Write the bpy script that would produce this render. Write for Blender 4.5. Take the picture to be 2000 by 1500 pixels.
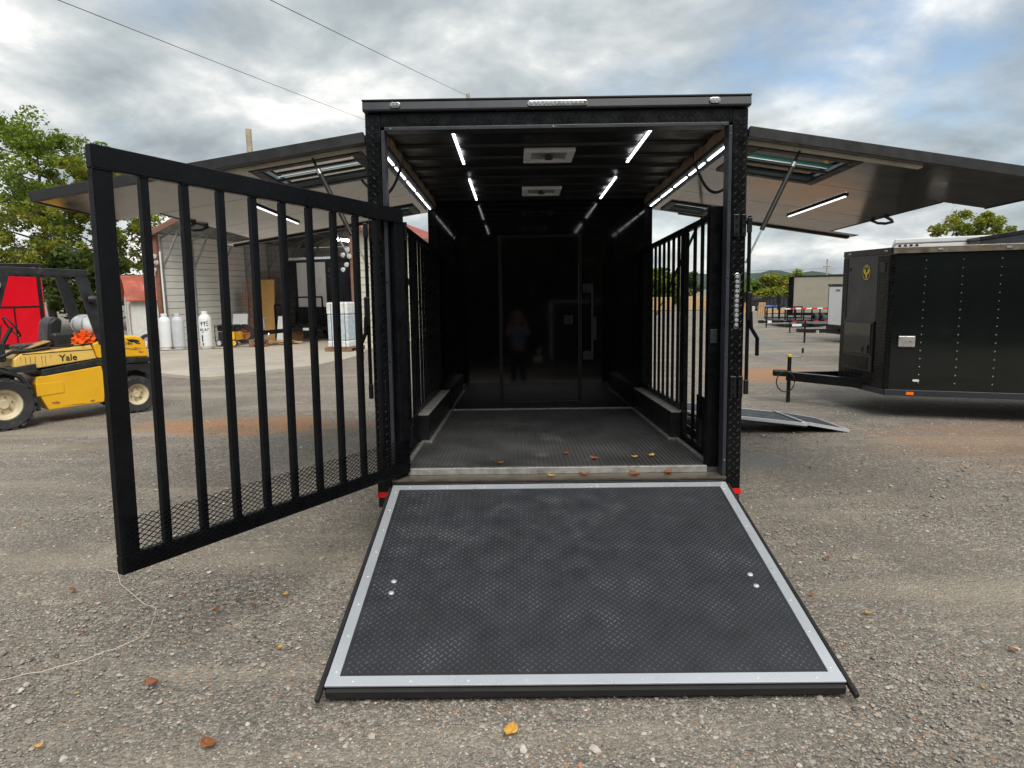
import bpy, math, random
import numpy as np
from mathutils import Vector, Matrix

random.seed(11)
RNG = np.random.default_rng(11)
for o in list(bpy.data.objects):
    bpy.data.objects.remove(o)
S = bpy.context.scene
COL = S.collection
rad = math.radians

# ------------------------------------------------------------------ camera
def rx(a): return Matrix.Rotation(rad(a), 3, 'X')
def ry(a): return Matrix.Rotation(rad(a), 3, 'Y')
def rz(a): return Matrix.Rotation(rad(a), 3, 'Z')

cam_d = bpy.data.cameras.new('camera')
cam_d.sensor_width = 36.0
cam_d.lens = 1316 / 2000 * 36
cam_d.clip_start = 0.05
cam_d.clip_end = 3000
cam = bpy.data.objects.new('camera', cam_d)
COL.objects.link(cam)
_R = rx(-8.0) @ ry(0.99)
_M = Matrix.Identity(3)
_M.col[0] = _R @ Vector((1, 0, 0)); _M.col[1] = _R @ Vector((0, 0, 1)); _M.col[2] = -(_R @ Vector((0, 1, 0)))
cam.matrix_world = Matrix.Translation((0, 0, 1.839)) @ _M.to_4x4()
S.camera = cam

# ------------------------------------------------------------------ world: nishita sky behind broken cloud
SUN_EL, SUN_AZ = 52.0, 166.0          # azimuth measured from +Y towards +X
w = bpy.data.worlds.new('World'); S.world = w; w.use_nodes = True
nt = w.node_tree; nt.nodes.clear()
def N(t, **k):
    n = nt.nodes.new(t)
    for a, b in k.items():
        if hasattr(n, a): setattr(n, a, b)
    return n
def setin(n, **k):
    for a, b in k.items(): n.inputs[a.replace('_', ' ')].default_value = b
L = nt.links.new
sky = N('ShaderNodeTexSky', sky_type='NISHITA', sun_disc=False, sun_elevation=rad(SUN_EL), sun_rotation=rad(SUN_AZ), air_density=1.2, dust_density=.15, ozone_density=2.0)
bg_sky = N('ShaderNodeBackground'); bg_sky.inputs[1].default_value = 0.10
L(sky.outputs[0], bg_sky.inputs[0])
tc = N('ShaderNodeTexCoord'); sp = N('ShaderNodeSeparateXYZ'); L(tc.outputs['Generated'], sp.inputs[0])
mx = N('ShaderNodeMath', operation='MAXIMUM'); L(sp.outputs[2], mx.inputs[0]); mx.inputs[1].default_value = 0.0
ad = N('ShaderNodeMath', operation='ADD'); L(mx.outputs[0], ad.inputs[0]); ad.inputs[1].default_value = 0.34
dx = N('ShaderNodeMath', operation='DIVIDE'); L(sp.outputs[0], dx.inputs[0]); L(ad.outputs[0], dx.inputs[1])
dy = N('ShaderNodeMath', operation='DIVIDE'); L(sp.outputs[1], dy.inputs[0]); L(ad.outputs[0], dy.inputs[1])
cb = N('ShaderNodeCombineXYZ'); L(dx.outputs[0], cb.inputs[0]); L(dy.outputs[0], cb.inputs[1])
def wnoise(scale, detail, rough, off, dist=0.0):
    m = N('ShaderNodeMapping'); m.inputs['Location'].default_value = off; L(cb.outputs[0], m.inputs[0])
    n = N('ShaderNodeTexNoise'); setin(n, Scale=scale, Detail=detail, Roughness=rough, Distortion=dist); L(m.outputs[0], n.inputs[0])
    return n.outputs[0]
def ramp(val, stops):
    r = N('ShaderNodeValToRGB'); L(val, r.inputs[0]); e = r.color_ramp.elements
    e[0].position, e[0].color = stops[0][0], (*stops[0][1], 1)
    e[1].position, e[1].color = stops[-1][0], (*stops[-1][1], 1)
    for p, c in stops[1:-1]:
        q = e.new(p); q.color = (*c, 1)
    return r.outputs[0]
cover = ramp(wnoise(1.5, 10, 0.56, (17.8, 8.0, 11.8), 0.12), [(0.31, (0.10,) * 3), (0.39, (.72,) * 3), (0.49, (1,) * 3)])
shade = ramp(wnoise(2.6, 9, 0.56, (17.2, 4.6, 10.3), 0.18), [(0.33, (0.235, 0.268, 0.290)), (0.46, (0.353, 0.389, 0.404)), (0.55, (0.488, 0.510, 0.514)), (0.64, (0.728, 0.728, 0.699)), (0.74, (1.073, 1.040, 0.943))])
bg_c = N('ShaderNodeBackground'); L(shade, bg_c.inputs[0]); bg_c.inputs[1].default_value = 1.0
mixs = N('ShaderNodeMixShader'); L(cover, mixs.inputs[0]); L(bg_sky.outputs[0], mixs.inputs[1]); L(bg_c.outputs[0], mixs.inputs[2])
wo = N('ShaderNodeOutputWorld'); L(mixs.outputs[0], wo.inputs[0])

sun_d = bpy.data.lights.new('sun', 'SUN'); sun_d.energy = 2.1; sun_d.angle = rad(40); sun_d.color = (1, .955, .88)
sun = bpy.data.objects.new('sun', sun_d); COL.objects.link(sun)
_sd = Vector((math.sin(rad(SUN_AZ)) * math.cos(rad(SUN_EL)), math.cos(rad(SUN_AZ)) * math.cos(rad(SUN_EL)), math.sin(rad(SUN_EL))))
sun.rotation_euler = _sd.to_track_quat('Z', 'Y').to_euler()
sun.location = (0, 0, 30)
S.view_settings.view_transform = 'Standard'; S.view_settings.look = 'None'
S.view_settings.exposure = 0.62; S.view_settings.gamma = 1.0; S.view_settings.use_curve_mapping = False

# ------------------------------------------------------------------ materials
class MatB:
    def __init__(s, name):
        s.m = bpy.data.materials.new(name); s.m.use_nodes = True; s.t = s.m.node_tree
        s.b = s.t.nodes['Principled BSDF']; s.co = s.t.nodes.new('ShaderNodeTexCoord')
    def n(s, t, **k):
        n = s.t.nodes.new(t)
        for a, b in k.items(): setattr(n, a, b)
        return n
    def l(s, a, b): s.t.links.new(a, b)
    def noise(s, scale, detail=4, rough=.55, vec=None, dist=0, stretch=None):
        n = s.n('ShaderNodeTexNoise')
        for a, b in (('Scale', scale), ('Detail', detail), ('Roughness', rough), ('Distortion', dist)): n.inputs[a].default_value = b
        v = vec or s.co.outputs['Object']
        if stretch:
            m = s.n('ShaderNodeMapping'); m.inputs['Scale'].default_value = stretch; s.l(v, m.inputs[0]); v = m.outputs[0]
        s.l(v, n.inputs['Vector']); return n.outputs[0]
    def ramp(s, val, stops, interp=None):
        r = s.n('ShaderNodeValToRGB'); s.l(val, r.inputs[0]); e = r.color_ramp.elements
        if interp: r.color_ramp.interpolation = interp
        f = lambda c: (c, c, c, 1) if isinstance(c, (int, float)) else (*c, 1)
        e[0].position, e[0].color = stops[0][0], f(stops[0][1]); e[1].position, e[1].color = stops[-1][0], f(stops[-1][1])
        for p, c in stops[1:-1]: e.new(p).color = f(c)
        return r.outputs[0]
    def mix(s, fac, a, b, mode='MIX'):
        n = s.n('ShaderNodeMix', data_type='RGBA', blend_type=mode)
        for ix, v in ((0, fac), (6, a), (7, b)):
            sock = n.inputs[ix]
            if isinstance(v, (int, float)): sock.default_value = v if ix == 0 else (v, v, v, 1)
            elif isinstance(v, tuple): sock.default_value = (*v, 1)
            else: s.l(v, sock)
        return n.outputs[2]
    def math(s, op, a, b=0.0):
        n = s.n('ShaderNodeMath', operation=op)
        for i, v in enumerate((a, b)):
            if isinstance(v, (int, float)): n.inputs[i].default_value = v
            else: s.l(v, n.inputs[i])
        return n.outputs[0]
    def set(s, **k):
        for a, v in k.items():
            sock = s.b.inputs[a.replace('_', ' ')]
            if isinstance(v, tuple): sock.default_value = (*v, 1) if len(v) == 3 else v
            elif isinstance(v, (int, float)): sock.default_value = v
            else: s.l(v, sock)
        return s
    def bump(s, h, strength, dist):
        n = s.n('ShaderNodeBump'); n.inputs['Strength'].default_value = strength; n.inputs['Distance'].default_value = dist
        s.l(h, n.inputs['Height']); s.l(n.outputs[0], s.b.inputs['Normal'])

M = {}
def mat(name, col, rough=.5, metal=0.0, var=.25, vscale=6.0, dirt=None, bump=0.0, bscale=40, rvar=.12, spec=.5, coat=0.0):
    k = MatB(name)
    n1 = k.noise(vscale, 5, .6)
    lo = tuple(max(0, c * (1 - var)) for c in col); hi = tuple(min(1, c * (1 + var)) for c in col)
    c = k.ramp(n1, [(.3, lo), (.7, hi)])
    if dirt:
        dm = k.ramp(k.noise(vscale * .7 + 1.3, 7, .65), [(dirt[1], 0.0), (dirt[1] + .12, dirt[2])])
        c = k.mix(dm, c, dirt[0])
    k.set(Base_Color=c, Metallic=metal, Specular_IOR_Level=spec, Coat_Weight=coat)
    k.set(Roughness=k.ramp(k.noise(vscale * 1.9 + .7, 4), [(.3, max(.02, rough - rvar)), (.7, min(1, rough + rvar))]))
    if bump: k.bump(k.noise(bscale, 4), bump, .01)
    M[name] = k.m
    return k.m

mat('black_paint', (.005, .005, .006), .36, var=.3, vscale=3, dirt=((.016, .015, .014), .66, .3), rvar=.1)
mat('black_tube', (.004, .0043, .0055), .34, var=.3, vscale=9, dirt=((.012, .012, .012), .64, .4), bump=.06, bscale=30, spec=.16, rvar=.14)
mat('black_gloss', (.0045, .0045, .006), .055, var=.1, vscale=1, rvar=.02, bump=.035, bscale=.9)
mat('black_matte', (.012, .012, .012), .7, var=.3)
mat('ceiling_black', (.006, .0063, .0075), .45, var=.25, vscale=3)
mat('diamond_black', (.016, .0165, .018), .25, metal=.75, var=.35, vscale=7, rvar=.08)
mat('diamond_bar', (.06, .061, .065), .29, metal=.8, var=.35, vscale=9, rvar=.08)
mat('rubber', (.022, .024, .029), .55, var=.25, vscale=5, dirt=((.045, .046, .049), .58, .3), bump=.1, bscale=120)
mat('rubber_bar', (.060, .063, .070), .38, var=.25, vscale=5, dirt=((.19, .195, .20), .54, .55))
mat('floor_rubber', (.062, .062, .062), .42, var=.4, vscale=1.7, dirt=((.17, .165, .155), .58, .6), bump=.1, bscale=90)
mat('aluminium', (.74, .77, .82), .30, metal=.6, var=.03, vscale=3, rvar=.05)
mat('aluminium_dull', (.50, .49, .47), .5, metal=.8, var=.25, vscale=14, dirt=((.16, .12, .08), .6, .7))
mat('chrome', (.7, .7, .72), .18, metal=1.0)
mat('charcoal_metallic', (.27, .265, .262), .14, metal=.78, var=.14, vscale=2.5, bump=.07, bscale=1.4, rvar=.05)
mat('charcoal_edge', (.018, .0175, .019), .42, var=.2)
mat('pale_seal', (.50, .47, .41), .6, var=.2, vscale=8)
mat('wood_beam', (.20, .135, .075), .62, var=.45, vscale=9, dirt=((.05, .04, .03), .55, .7))
mat('wood_board', (.42, .25, .11), .65, var=.35, vscale=3)
mat('lumber', (.50, .33, .16), .7, var=.25, vscale=4)
mat('osb', (.30, .15, .06), .7, var=.5, vscale=26)
mat('cardboard', (.50, .29, .09), .75, var=.18, vscale=2)
mat('pallet_wood', (.20, .12, .07), .8, var=.4, vscale=7)
mat('red_reflector', (.75, .012, .012), .25, var=.05)
mat('amber', (.95, .20, .01), .25, var=.05)
mat('clear_lens', (.30, .31, .33), .14, var=.2, vscale=40, bump=.4, bscale=160)
mat('white_plastic', (.72, .73, .74), .4, var=.08)
mat('white_paint', (.78, .79, .79), .32, var=.06, vscale=2, dirt=((.42, .38, .32), .66, .4))
mat('white_tank', (.74, .76, .76), .4, var=.06, vscale=3, dirt=((.36, .27, .18), .67, .6))
mat('grey_tank', (.52, .55, .57), .42, var=.08, vscale=3, dirt=((.3, .24, .18), .68, .5))
mat('siding_grey', (.74, .76, .71), .5, var=.05, vscale=1.4, dirt=((.46, .45, .38), .64, .3))
mat('siding_cream', (.76, .71, .56), .5, var=.06, vscale=1.4, dirt=((.45, .40, .30), .66, .3))
mat('siding_backing', (.50, .46, .36), .6)  # darker cream of the wall backing behind the siding panel joints
mat('galvanised', (.45, .47, .48), .42, metal=.7, var=.2)
mat('brown_trim', (.22, .105, .07), .5, var=.2)
mat('red_roof', (.42, .16, .14), .5, var=.18, vscale=1.2, dirt=((.5, .36, .33), .6, .5))
mat('rust_roof', (.36, .075, .04), .6, var=.3, vscale=1.1, dirt=((.5, .2, .16), .55, .7))
mat('ladder_red', (.30, .16, .15), .6, var=.2)
mat('shed_white', (.66, .66, .62), .6, var=.1, dirt=((.35, .14, .05), .63, .8))
mat('rust', (.36, .12, .04), .8, var=.4, vscale=9)
mat('tyre', (.030, .030, .031), .78, var=.3, dirt=((.12, .11, .10), .58, .6), bump=.2, bscale=60)
mat('rim_cream', (.58, .51, .34), .55, var=.15, dirt=((.26, .13, .06), .57, .85))
mat('rim_grey', (.45, .46, .47), .35, metal=.7)
mat('fork_yellow', (.86, .47, .02), .36, var=.08, vscale=2.5, dirt=((.30, .17, .05), .66, .5), bump=.03, bscale=5)
mat('fork_pale', (.84, .55, .13), .42, var=.08, vscale=3, dirt=((.10, .07, .04), .64, .7))
mat('fork_black', (.022, .023, .025), .5, var=.35, dirt=((.10, .09, .08), .6, .5))
mat('seat_vinyl', (.018, .018, .02), .4, var=.3, bump=.1, bscale=12)
mat('orange_fabric', (.95, .115, .006), .8, var=.25, vscale=14)
mat('red_paint', (.66, .006, .018), .16, var=.08, vscale=1.2, bump=.02, bscale=1.5)
mat('blue_plastic', (.02, .10, .42), .45, var=.15)
mat('blue_tarp', (.03, .10, .40), .6, var=.3, vscale=3)
mat('tan_panel', (.36, .33, .265), .34, metal=.25, var=.06, vscale=.7)
mat('grey_panel', (.46, .46, .44), .35, metal=.2, var=.06, vscale=.7)
mat('greenblack', (.0075, .0098, .0095), .075, var=.2, vscale=1, bump=.16, bscale=.9, rvar=.03)
mat('charcoal_paint', (.029, .032, .041), .36, var=.1, vscale=2)
mat('emblem_yellow', (.80, .56, .03), .45, var=.05)
mat('decal_black', (.010, .010, .010), .5, var=.2)
mat('decal_blue', (.03, .07, .20), .5, var=.2)
mat('stripe_white', (.82, .82, .80), .4, var=.05)
mat('stripe_red', (.62, .02, .02), .4, var=.08)
mat('wrap', (.66, .68, .66), .3, var=.2, vscale=9, bump=.4, bscale=22)
mat('wrap_blue', (.46, .53, .57), .3, var=.2, vscale=9, bump=.5, bscale=30)
mat('old_pole', (.36, .31, .21), .8, var=.25, vscale=4)
mat('wire', (.012, .012, .013), .6)
mat('string', (.66, .60, .50), .8, var=.1)
mat('concrete', (.42, .375, .31), .75, var=.16, vscale=.55, dirt=((.30, .28, .25), .53, .65), bump=.1, bscale=60)
mat('green_engine', (.02, .02, .02), .5)
mat('gen_yellow', (.78, .42, .02), .4)
mat('leaf_brown', (.26, .09, .03), .6, var=.4, vscale=30)
mat('leaf_yellow', (.62, .34, .06), .55, var=.35, vscale=30)
mat('bark', (.085, .065, .05), .85, var=.4, vscale=6, bump=.5, bscale=14)
mat('grey_wood', (.30, .27, .23), .8, var=.3, vscale=6)
mat('guard_bar', (.034, .035, .039), .34, metal=.7, var=.3, vscale=9)
mat('dark_window', (.022, .024, .028), .07, var=.1, rvar=.02)
mat('bronze_trim', (.23, .20, .155), .4, metal=.6, var=.25, vscale=6)
mat('shirt', (.20, .25, .33), .85, var=.1)
mat('trousers', (.02, .02, .024), .9, var=.2)
mat('skin', (.50, .31, .22), .55, var=.06)
mat('cap_white', (.66, .66, .66), .8, var=.05)
mat('phone', (.02, .02, .022), .2)
mat('box_top', (.26, .25, .23), .5, var=.3, vscale=5, dirt=((.10, .10, .095), .6, .5))
mat('sill_dirty', (.085, .070, .052), .5, var=.5, vscale=7)

def emis(name, col, st):
    k = MatB(name); k.set(Base_Color=(.8, .8, .8), Emission_Color=col, Emission_Strength=st); M[name] = k.m
emis('led', (.93, .96, 1.0), 3.4)
emis('led_dim', (.95, .97, 1.0), 1.6)
emis('tube_lamp', (.98, .98, .95), 28.0)
def glass(name, col, alpha):
    k = MatB(name)
    tr = k.n('ShaderNodeBsdfTransparent'); tr.inputs[0].default_value = (*col, 1)
    gl = k.n('ShaderNodeBsdfGlossy'); gl.inputs['Roughness'].default_value = .03
    fr = k.n('ShaderNodeFresnel'); fr.inputs[0].default_value = 1.5
    mm = k.n('ShaderNodeMixShader'); k.l(fr.outputs[0], mm.inputs[0]); k.l(tr.outputs[0], mm.inputs[1]); k.l(gl.outputs[0], mm.inputs[2])
    k.l(mm.outputs[0], k.t.nodes['Material Output'].inputs[0]); M[name] = k.m
glass('window_glass', (.30, .56, .52), .5)
glass('window_glass_dark', (.10, .16, .16), .5)

def foliage(name, a, b, c):
    k = MatB(name)
    at = k.n('ShaderNodeAttribute', attribute_name='tint')
    big = k.noise(.55, 3)
    f = k.math('ADD', k.math('MULTIPLY', at.outputs['Fac'], .62), k.math('MULTIPLY', big, .42))
    col = k.ramp(f, [(.18, a), (.5, b), (.82, c)])
    k.set(Base_Color=col, Roughness=.55, Specular_IOR_Level=.3)
    tl = k.n('ShaderNodeBsdfTranslucent'); k.l(k.mix(.35, col, (.30, .34, .02)), tl.inputs[0])
    mm = k.n('ShaderNodeMixShader'); mm.inputs[0].default_value = .38
    k.l(k.b.outputs[0], mm.inputs[1]); k.l(tl.outputs[0], mm.inputs[2]); k.l(mm.outputs[0], k.t.nodes['Material Output'].inputs[0])
    M[name] = k.m
foliage('leaf_green', (.06, .11, .018), (.14, .22, .03), (.28, .34, .045))
foliage('leaf_olive', (.09, .12, .018), (.21, .25, .03), (.40, .35, .05))
foliage('leaf_dark', (.03, .055, .018), (.055, .09, .022), (.10, .13, .03))

def ground_mat():
    k = MatB('gravel_ground'); O = k.co.outputs['Object']
    big = k.noise(.35, 6, .6); med = k.noise(1.6, 6, .62); fine = k.noise(26, 5, .65)
    base = k.ramp(med, [(.28, (0.136, 0.120, 0.099)), (.5, (0.190, 0.168, 0.142)), (.72, (0.268, 0.236, 0.196))])
    base = k.mix(k.ramp(big, [(.35, .0), (.7, .55)]), base, (.125, .120, .113))
    v = k.n('ShaderNodeTexVoronoi'); v.inputs['Scale'].default_value = 62; v.inputs['Randomness'].default_value = 1
    k.l(k.mix(.015, O, k.noise(30, 2)), v.inputs['Vector'])
    sepc = k.n('ShaderNodeSeparateColor'); k.l(v.outputs['Color'], sepc.inputs[0])
    stone = k.ramp(sepc.outputs[0], [(.0, (0.050, 0.045, 0.040)), (.45, (0.153, 0.139, 0.121)), (.8, (0.279, 0.255, 0.226)), (.93, (.60, .59, .57)), (.965, (.44, .24, .12)), (1.0, (.36, .17, .08))])
    amt = k.ramp(k.noise(.9, 5, .6), [(.3, .30), (.62, .75)])
    col = k.mix(amt, base, stone)
    v2 = k.n('ShaderNodeTexVoronoi'); v2.inputs['Scale'].default_value = 150; k.l(O, v2.inputs['Vector'])
    s2 = k.n('ShaderNodeSeparateColor'); k.l(v2.outputs['Color'], s2.inputs[0])
    col = k.mix(.35, col, k.ramp(s2.outputs[1], [(0, .05), (.6, .19), (1, .40)]))
    # pale trodden dust and orange clay patches of the yard
    col = k.mix(k.ramp(k.noise(2.3, 6, .6, stretch=(1, 1.6, 1)), [(.62, 0.0), (.70, .6)]), col, (.42, .385, .33))
    trk = k.noise(1.0, 5, .6, stretch=(.22, 1.5, 1))
    col = k.mix(k.ramp(trk, [(.50, 0.0), (.66, .55)]), col, (.33, .30, .255))
    trk2 = k.noise(1.0, 5, .6, stretch=(.9, .30, 1))
    col = k.mix(k.ramp(trk2, [(.54, 0.0), (.68, .45)]), col, (.11, .105, .098))
    wob = k.noise(1.4, 6, .65)
    sx = k.n('ShaderNodeSeparateXYZ'); k.l(O, sx.inputs[0])
    def ell(cx, cy, ra, rb):
        a = k.math('DIVIDE', k.math('SUBTRACT', sx.outputs[0], cx), ra); b = k.math('DIVIDE', k.math('SUBTRACT', sx.outputs[1], cy), rb)
        d = k.math('SQRT', k.math('ADD', k.math('MULTIPLY', a, a), k.math('MULTIPLY', b, b)))
        return k.ramp(k.math('ADD', d, k.math('MULTIPLY', k.math('SUBTRACT', wob, .5), 1.5)), [(.55, 1.0), (1.15, 0.0)])
    clay = k.math('MAXIMUM', ell(-3.7, 9.35, 2.0, .8), ell(5.4, 13.9, 1.6, 1.5))
    clay = k.math('MAXIMUM', clay, k.math('MULTIPLY', ell(6.2, 7.4, 2.4, 1.6), .4))
    col = k.mix(k.math('MULTIPLY', clay, k.ramp(sepc.outputs[1], [(0, .55), (1, 1.0)])), col, k.mix(fine, (.20, .095, .042), (.42, .24, .13)))
    wet = k.math('MULTIPLY', k.ramp(k.noise(.8, 5, .6), [(.50, 0.0), (.62, 1.0)]), k.ramp(k.noise(.13, 2), [(.45, 0.0), (.55, 1.0)]))
    pud = k.math('MAXIMUM', ell(8.3, 22.4, 1.1, 1.6), ell(2.4, 7.0, .8, .5))
    wet = k.math('MAXIMUM', k.math('MULTIPLY', wet, .8), pud)
    col = k.mix(k.math('MULTIPLY', wet, .42), col, (.05, .048, .045))
    col = k.mix(1.0, col, (1.16, 1.10, 1.0), 'MULTIPLY')
    k.set(Base_Color=col, Roughness=k.ramp(wet, [(0, .88), (1, .32)]), Specular_IOR_Level=.35)
    h = k.math('ADD', k.math('MULTIPLY', v.outputs['Distance'], -1.0), k.math('MULTIPLY', fine, .8))
    k.bump(h, .75, .012)
    M['gravel_ground'] = k.m
    k = MatB('stone'); at = k.n('ShaderNodeAttribute', attribute_name='tint')
    sc = k.n('ShaderNodeSeparateColor'); k.l(at.outputs['Color'], sc.inputs[0])
    c = k.mix(k.ramp(k.noise(90, 4), [(.3, 0.0), (.8, .35)]), at.outputs['Color'], (.34, .31, .27))
    k.set(Base_Color=c, Roughness=.8, Specular_IOR_Level=.3); M['stone'] = k.m
    k = MatB('hill'); n = k.noise(.05, 8, .7)
    k.set(Base_Color=k.ramp(n, [(.3, (.035, .065, .05)), (.7, (.075, .115, .075))]), Roughness=.9); k.bump(k.noise(.2, 6, .7), 1, 4); M['hill'] = k.m
ground_mat()

# ------------------------------------------------------------------ mesh builder
class MB:
    def __init__(s): s.v = []; s.f = []
    def add(s, vs, fs):
        b = len(s.v); s.v.extend(tuple(map(float, p)) for p in vs); s.f.extend(tuple(i + b for i in f) for f in fs); return s
    def box(s, x0, x1, y0, y1, z0, z1):
        x0, x1 = sorted((x0, x1)); y0, y1 = sorted((y0, y1)); z0, z1 = sorted((z0, z1))
        return s.add([(x0, y0, z0), (x1, y0, z0), (x1, y1, z0), (x0, y1, z0), (x0, y0, z1), (x1, y0, z1), (x1, y1, z1), (x0, y1, z1)],
                     [(0, 3, 2, 1), (4, 5, 6, 7), (0, 1, 5, 4), (1, 2, 6, 5), (2, 3, 7, 6), (3, 0, 4, 7)])
    def obox(s, c, X, Y, Z):
        c, X, Y, Z = map(Vector, (c, X, Y, Z)); p = []
        for k in (-1, 1):
            for i, j in ((-1, -1), (1, -1), (1, 1), (-1, 1)): p.append(c + X * i + Y * j + Z * k)
        return s.add(p, [(0, 3, 2, 1), (4, 5, 6, 7), (0, 1, 5, 4), (1, 2, 6, 5), (2, 3, 7, 6), (3, 0, 4, 7)])
    def beam(s, p, q, w, h, up=(0, 0, 1)):
        p, q = Vector(p), Vector(q); d = (q - p); l = d.length; d.normalize(); up = Vector(up)
        sd = d.cross(up)
        if sd.length < 1e-4: sd = d.cross(Vector((0, 1, 0)))
        sd.normalize(); u = sd.cross(d)
        return s.obox((p + q) / 2, sd * w / 2, d * l / 2, u * h / 2)
    def tube(s, p, q, r0, r1=None, n=10, cap=True):
        r1 = r0 if r1 is None else r1; p, q = Vector(p), Vector(q); d = (q - p).normalized()
        a = d.orthogonal().normalized(); b = d.cross(a); vs = []
        for c, r in ((p, r0), (q, r1)):
            for i in range(n): t = 2 * math.pi * i / n; vs.append(c + a * r * math.cos(t) + b * r * math.sin(t))
        fs = [(i, (i + 1) % n, n + (i + 1) % n, n + i) for i in range(n)]
        if cap: fs += [tuple(range(n - 1, -1, -1)), tuple(range(n, 2 * n))]
        return s.add(vs, fs)
    def path(s, pts, r, n=6):
        pts = [Vector(p) for p in pts]; vs = []; fs = []
        for k, p in enumerate(pts):
            d = (pts[min(k + 1, len(pts) - 1)] - pts[max(k - 1, 0)]).normalized()
            a = d.cross(Vector((.13, .21, 1))).normalized() if abs(d.z) < .95 else d.cross(Vector((1, .1, 0))).normalized()
            b = d.cross(a)
            for i in range(n): t = 2 * math.pi * i / n; vs.append(p + a * r * math.cos(t) + b * r * math.sin(t))
        for k in range(len(pts) - 1):
            for i in range(n): j = (i + 1) % n; fs.append((k * n + i, k * n + j, (k + 1) * n + j, (k + 1) * n + i))
        fs += [tuple(range(n - 1, -1, -1)), tuple(range((len(pts) - 1) * n, len(pts) * n))]
        return s.add(vs, fs)
    def prism(s, pts, O, U, V, D):
        """polygon pts (u,v) in plane O+uU+vV, extruded by D"""
        O, U, V, D = map(Vector, (O, U, V, D)); n = len(pts)
        a = [O + U * u + V * v for u, v in pts]
        area = sum(pts[i][0] * pts[(i + 1) % n][1] - pts[(i + 1) % n][0] * pts[i][1] for i in range(n))
        if (U.cross(V).dot(D) < 0) != (area < 0): a.reverse()
        a, b = a, None
        vs = a + [p + D for p in a]
        return s.add(vs, [tuple(range(n - 1, -1, -1)), tuple(range(n, 2 * n))] + [(i, (i + 1) % n, n + (i + 1) % n, n + i) for i in range(n)])
    def lathe(s, prof, O, A, n=20, cap=True):
        """prof list of (radius, along) about axis A through O"""
        O, A = Vector(O), Vector(A).normalized(); a = A.orthogonal().normalized(); b = A.cross(a); vs = []; fs = []
        for r, t in prof:
            for i in range(n): g = 2 * math.pi * i / n; vs.append(O + A * t + (a * math.cos(g) + b * math.sin(g)) * r)
        for k in range(len(prof) - 1):
            for i in range(n): j = (i + 1) % n; fs.append((k * n + i, k * n + j, (k + 1) * n + j, (k + 1) * n + i))
        if cap and prof[0][0] > 1e-5: fs.append(tuple(range(n - 1, -1, -1)))
        if cap and prof[-1][0] > 1e-5: fs.append(tuple(range((len(prof) - 1) * n, len(prof) * n)))
        return s.add(vs, fs)
    def mesh(s, name, m, smooth=False):
        me = bpy.data.meshes.new(name); me.from_pydata(s.v, [], s.f); me.update()
        if m: me.materials.append(M[m])
        if smooth:
            me.polygons.foreach_set('use_smooth', [True] * len(me.polygons))
            try: me.set_sharp_from_angle(angle=rad(40))
            except Exception: pass
        return me
    def build(s, name, m, parent=None, bevel=0, smooth=False, kind=None, seg=2):
        return put(name, s.mesh(name, m, smooth), parent, bevel=bevel, kind=kind, seg=seg)

def put(name, me, parent=None, loc=None, rot=None, bevel=0, kind=None, seg=2):
    o = bpy.data.objects.new(name, me); COL.objects.link(o)
    if parent: o.parent = parent
    if loc is not None: o.location = loc
    if rot is not None: o.rotation_euler = rot
    if kind: o['kind'] = kind
    if bevel:
        b = o.modifiers.new('bevel', 'BEVEL'); b.width = bevel; b.segments = seg; b.limit_method = 'ANGLE'; b.angle_limit = rad(35)
    return o
def tag(o, label=None, cat=None, group=None, kind=None):
    if label: o['label'] = label
    if cat: o['category'] = cat
    if group: o['group'] = group
    if kind: o['kind'] = kind
    return o
def thing(name, label, cat, loc=(0, 0, 0), rot=0.0, group=None):
    o = bpy.data.objects.new(name, None); COL.objects.link(o); o.empty_display_size = .2
    o.location = loc; o.rotation_euler = (0, 0, rot); return tag(o, label, cat, group)
def B(x0, x1, y0, y1, z0, z1): return MB().box(x0, x1, y0, y1, z0, z1)
def text_mesh(txt, size, depth, m, font_shear=0.0):
    cu = bpy.data.curves.new('lettering', 'FONT'); cu.body = txt; cu.size = size; cu.extrude = depth; cu.align_x = 'CENTER'; cu.align_y = 'CENTER'; cu.shear = font_shear; cu.resolution_u = 3; cu.offset = size * .012
    ob = bpy.data.objects.new('lettering', cu); COL.objects.link(ob)
    bpy.context.view_layer.update()
    me = bpy.data.meshes.new_from_object(ob.evaluated_get(bpy.context.evaluated_depsgraph_get()))
    bpy.data.objects.remove(ob); bpy.data.curves.remove(cu)
    me.materials.clear(); me.materials.append(M[m]); return me
def frame3(X, Y, O):
    X = Vector(X).normalized(); Y = Vector(Y).normalized(); Z = X.cross(Y)
    m = Matrix.Identity(4); m.col[0][:3] = X; m.col[1][:3] = Y; m.col[2][:3] = Z; m.col[3][:3] = O; return m

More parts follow.
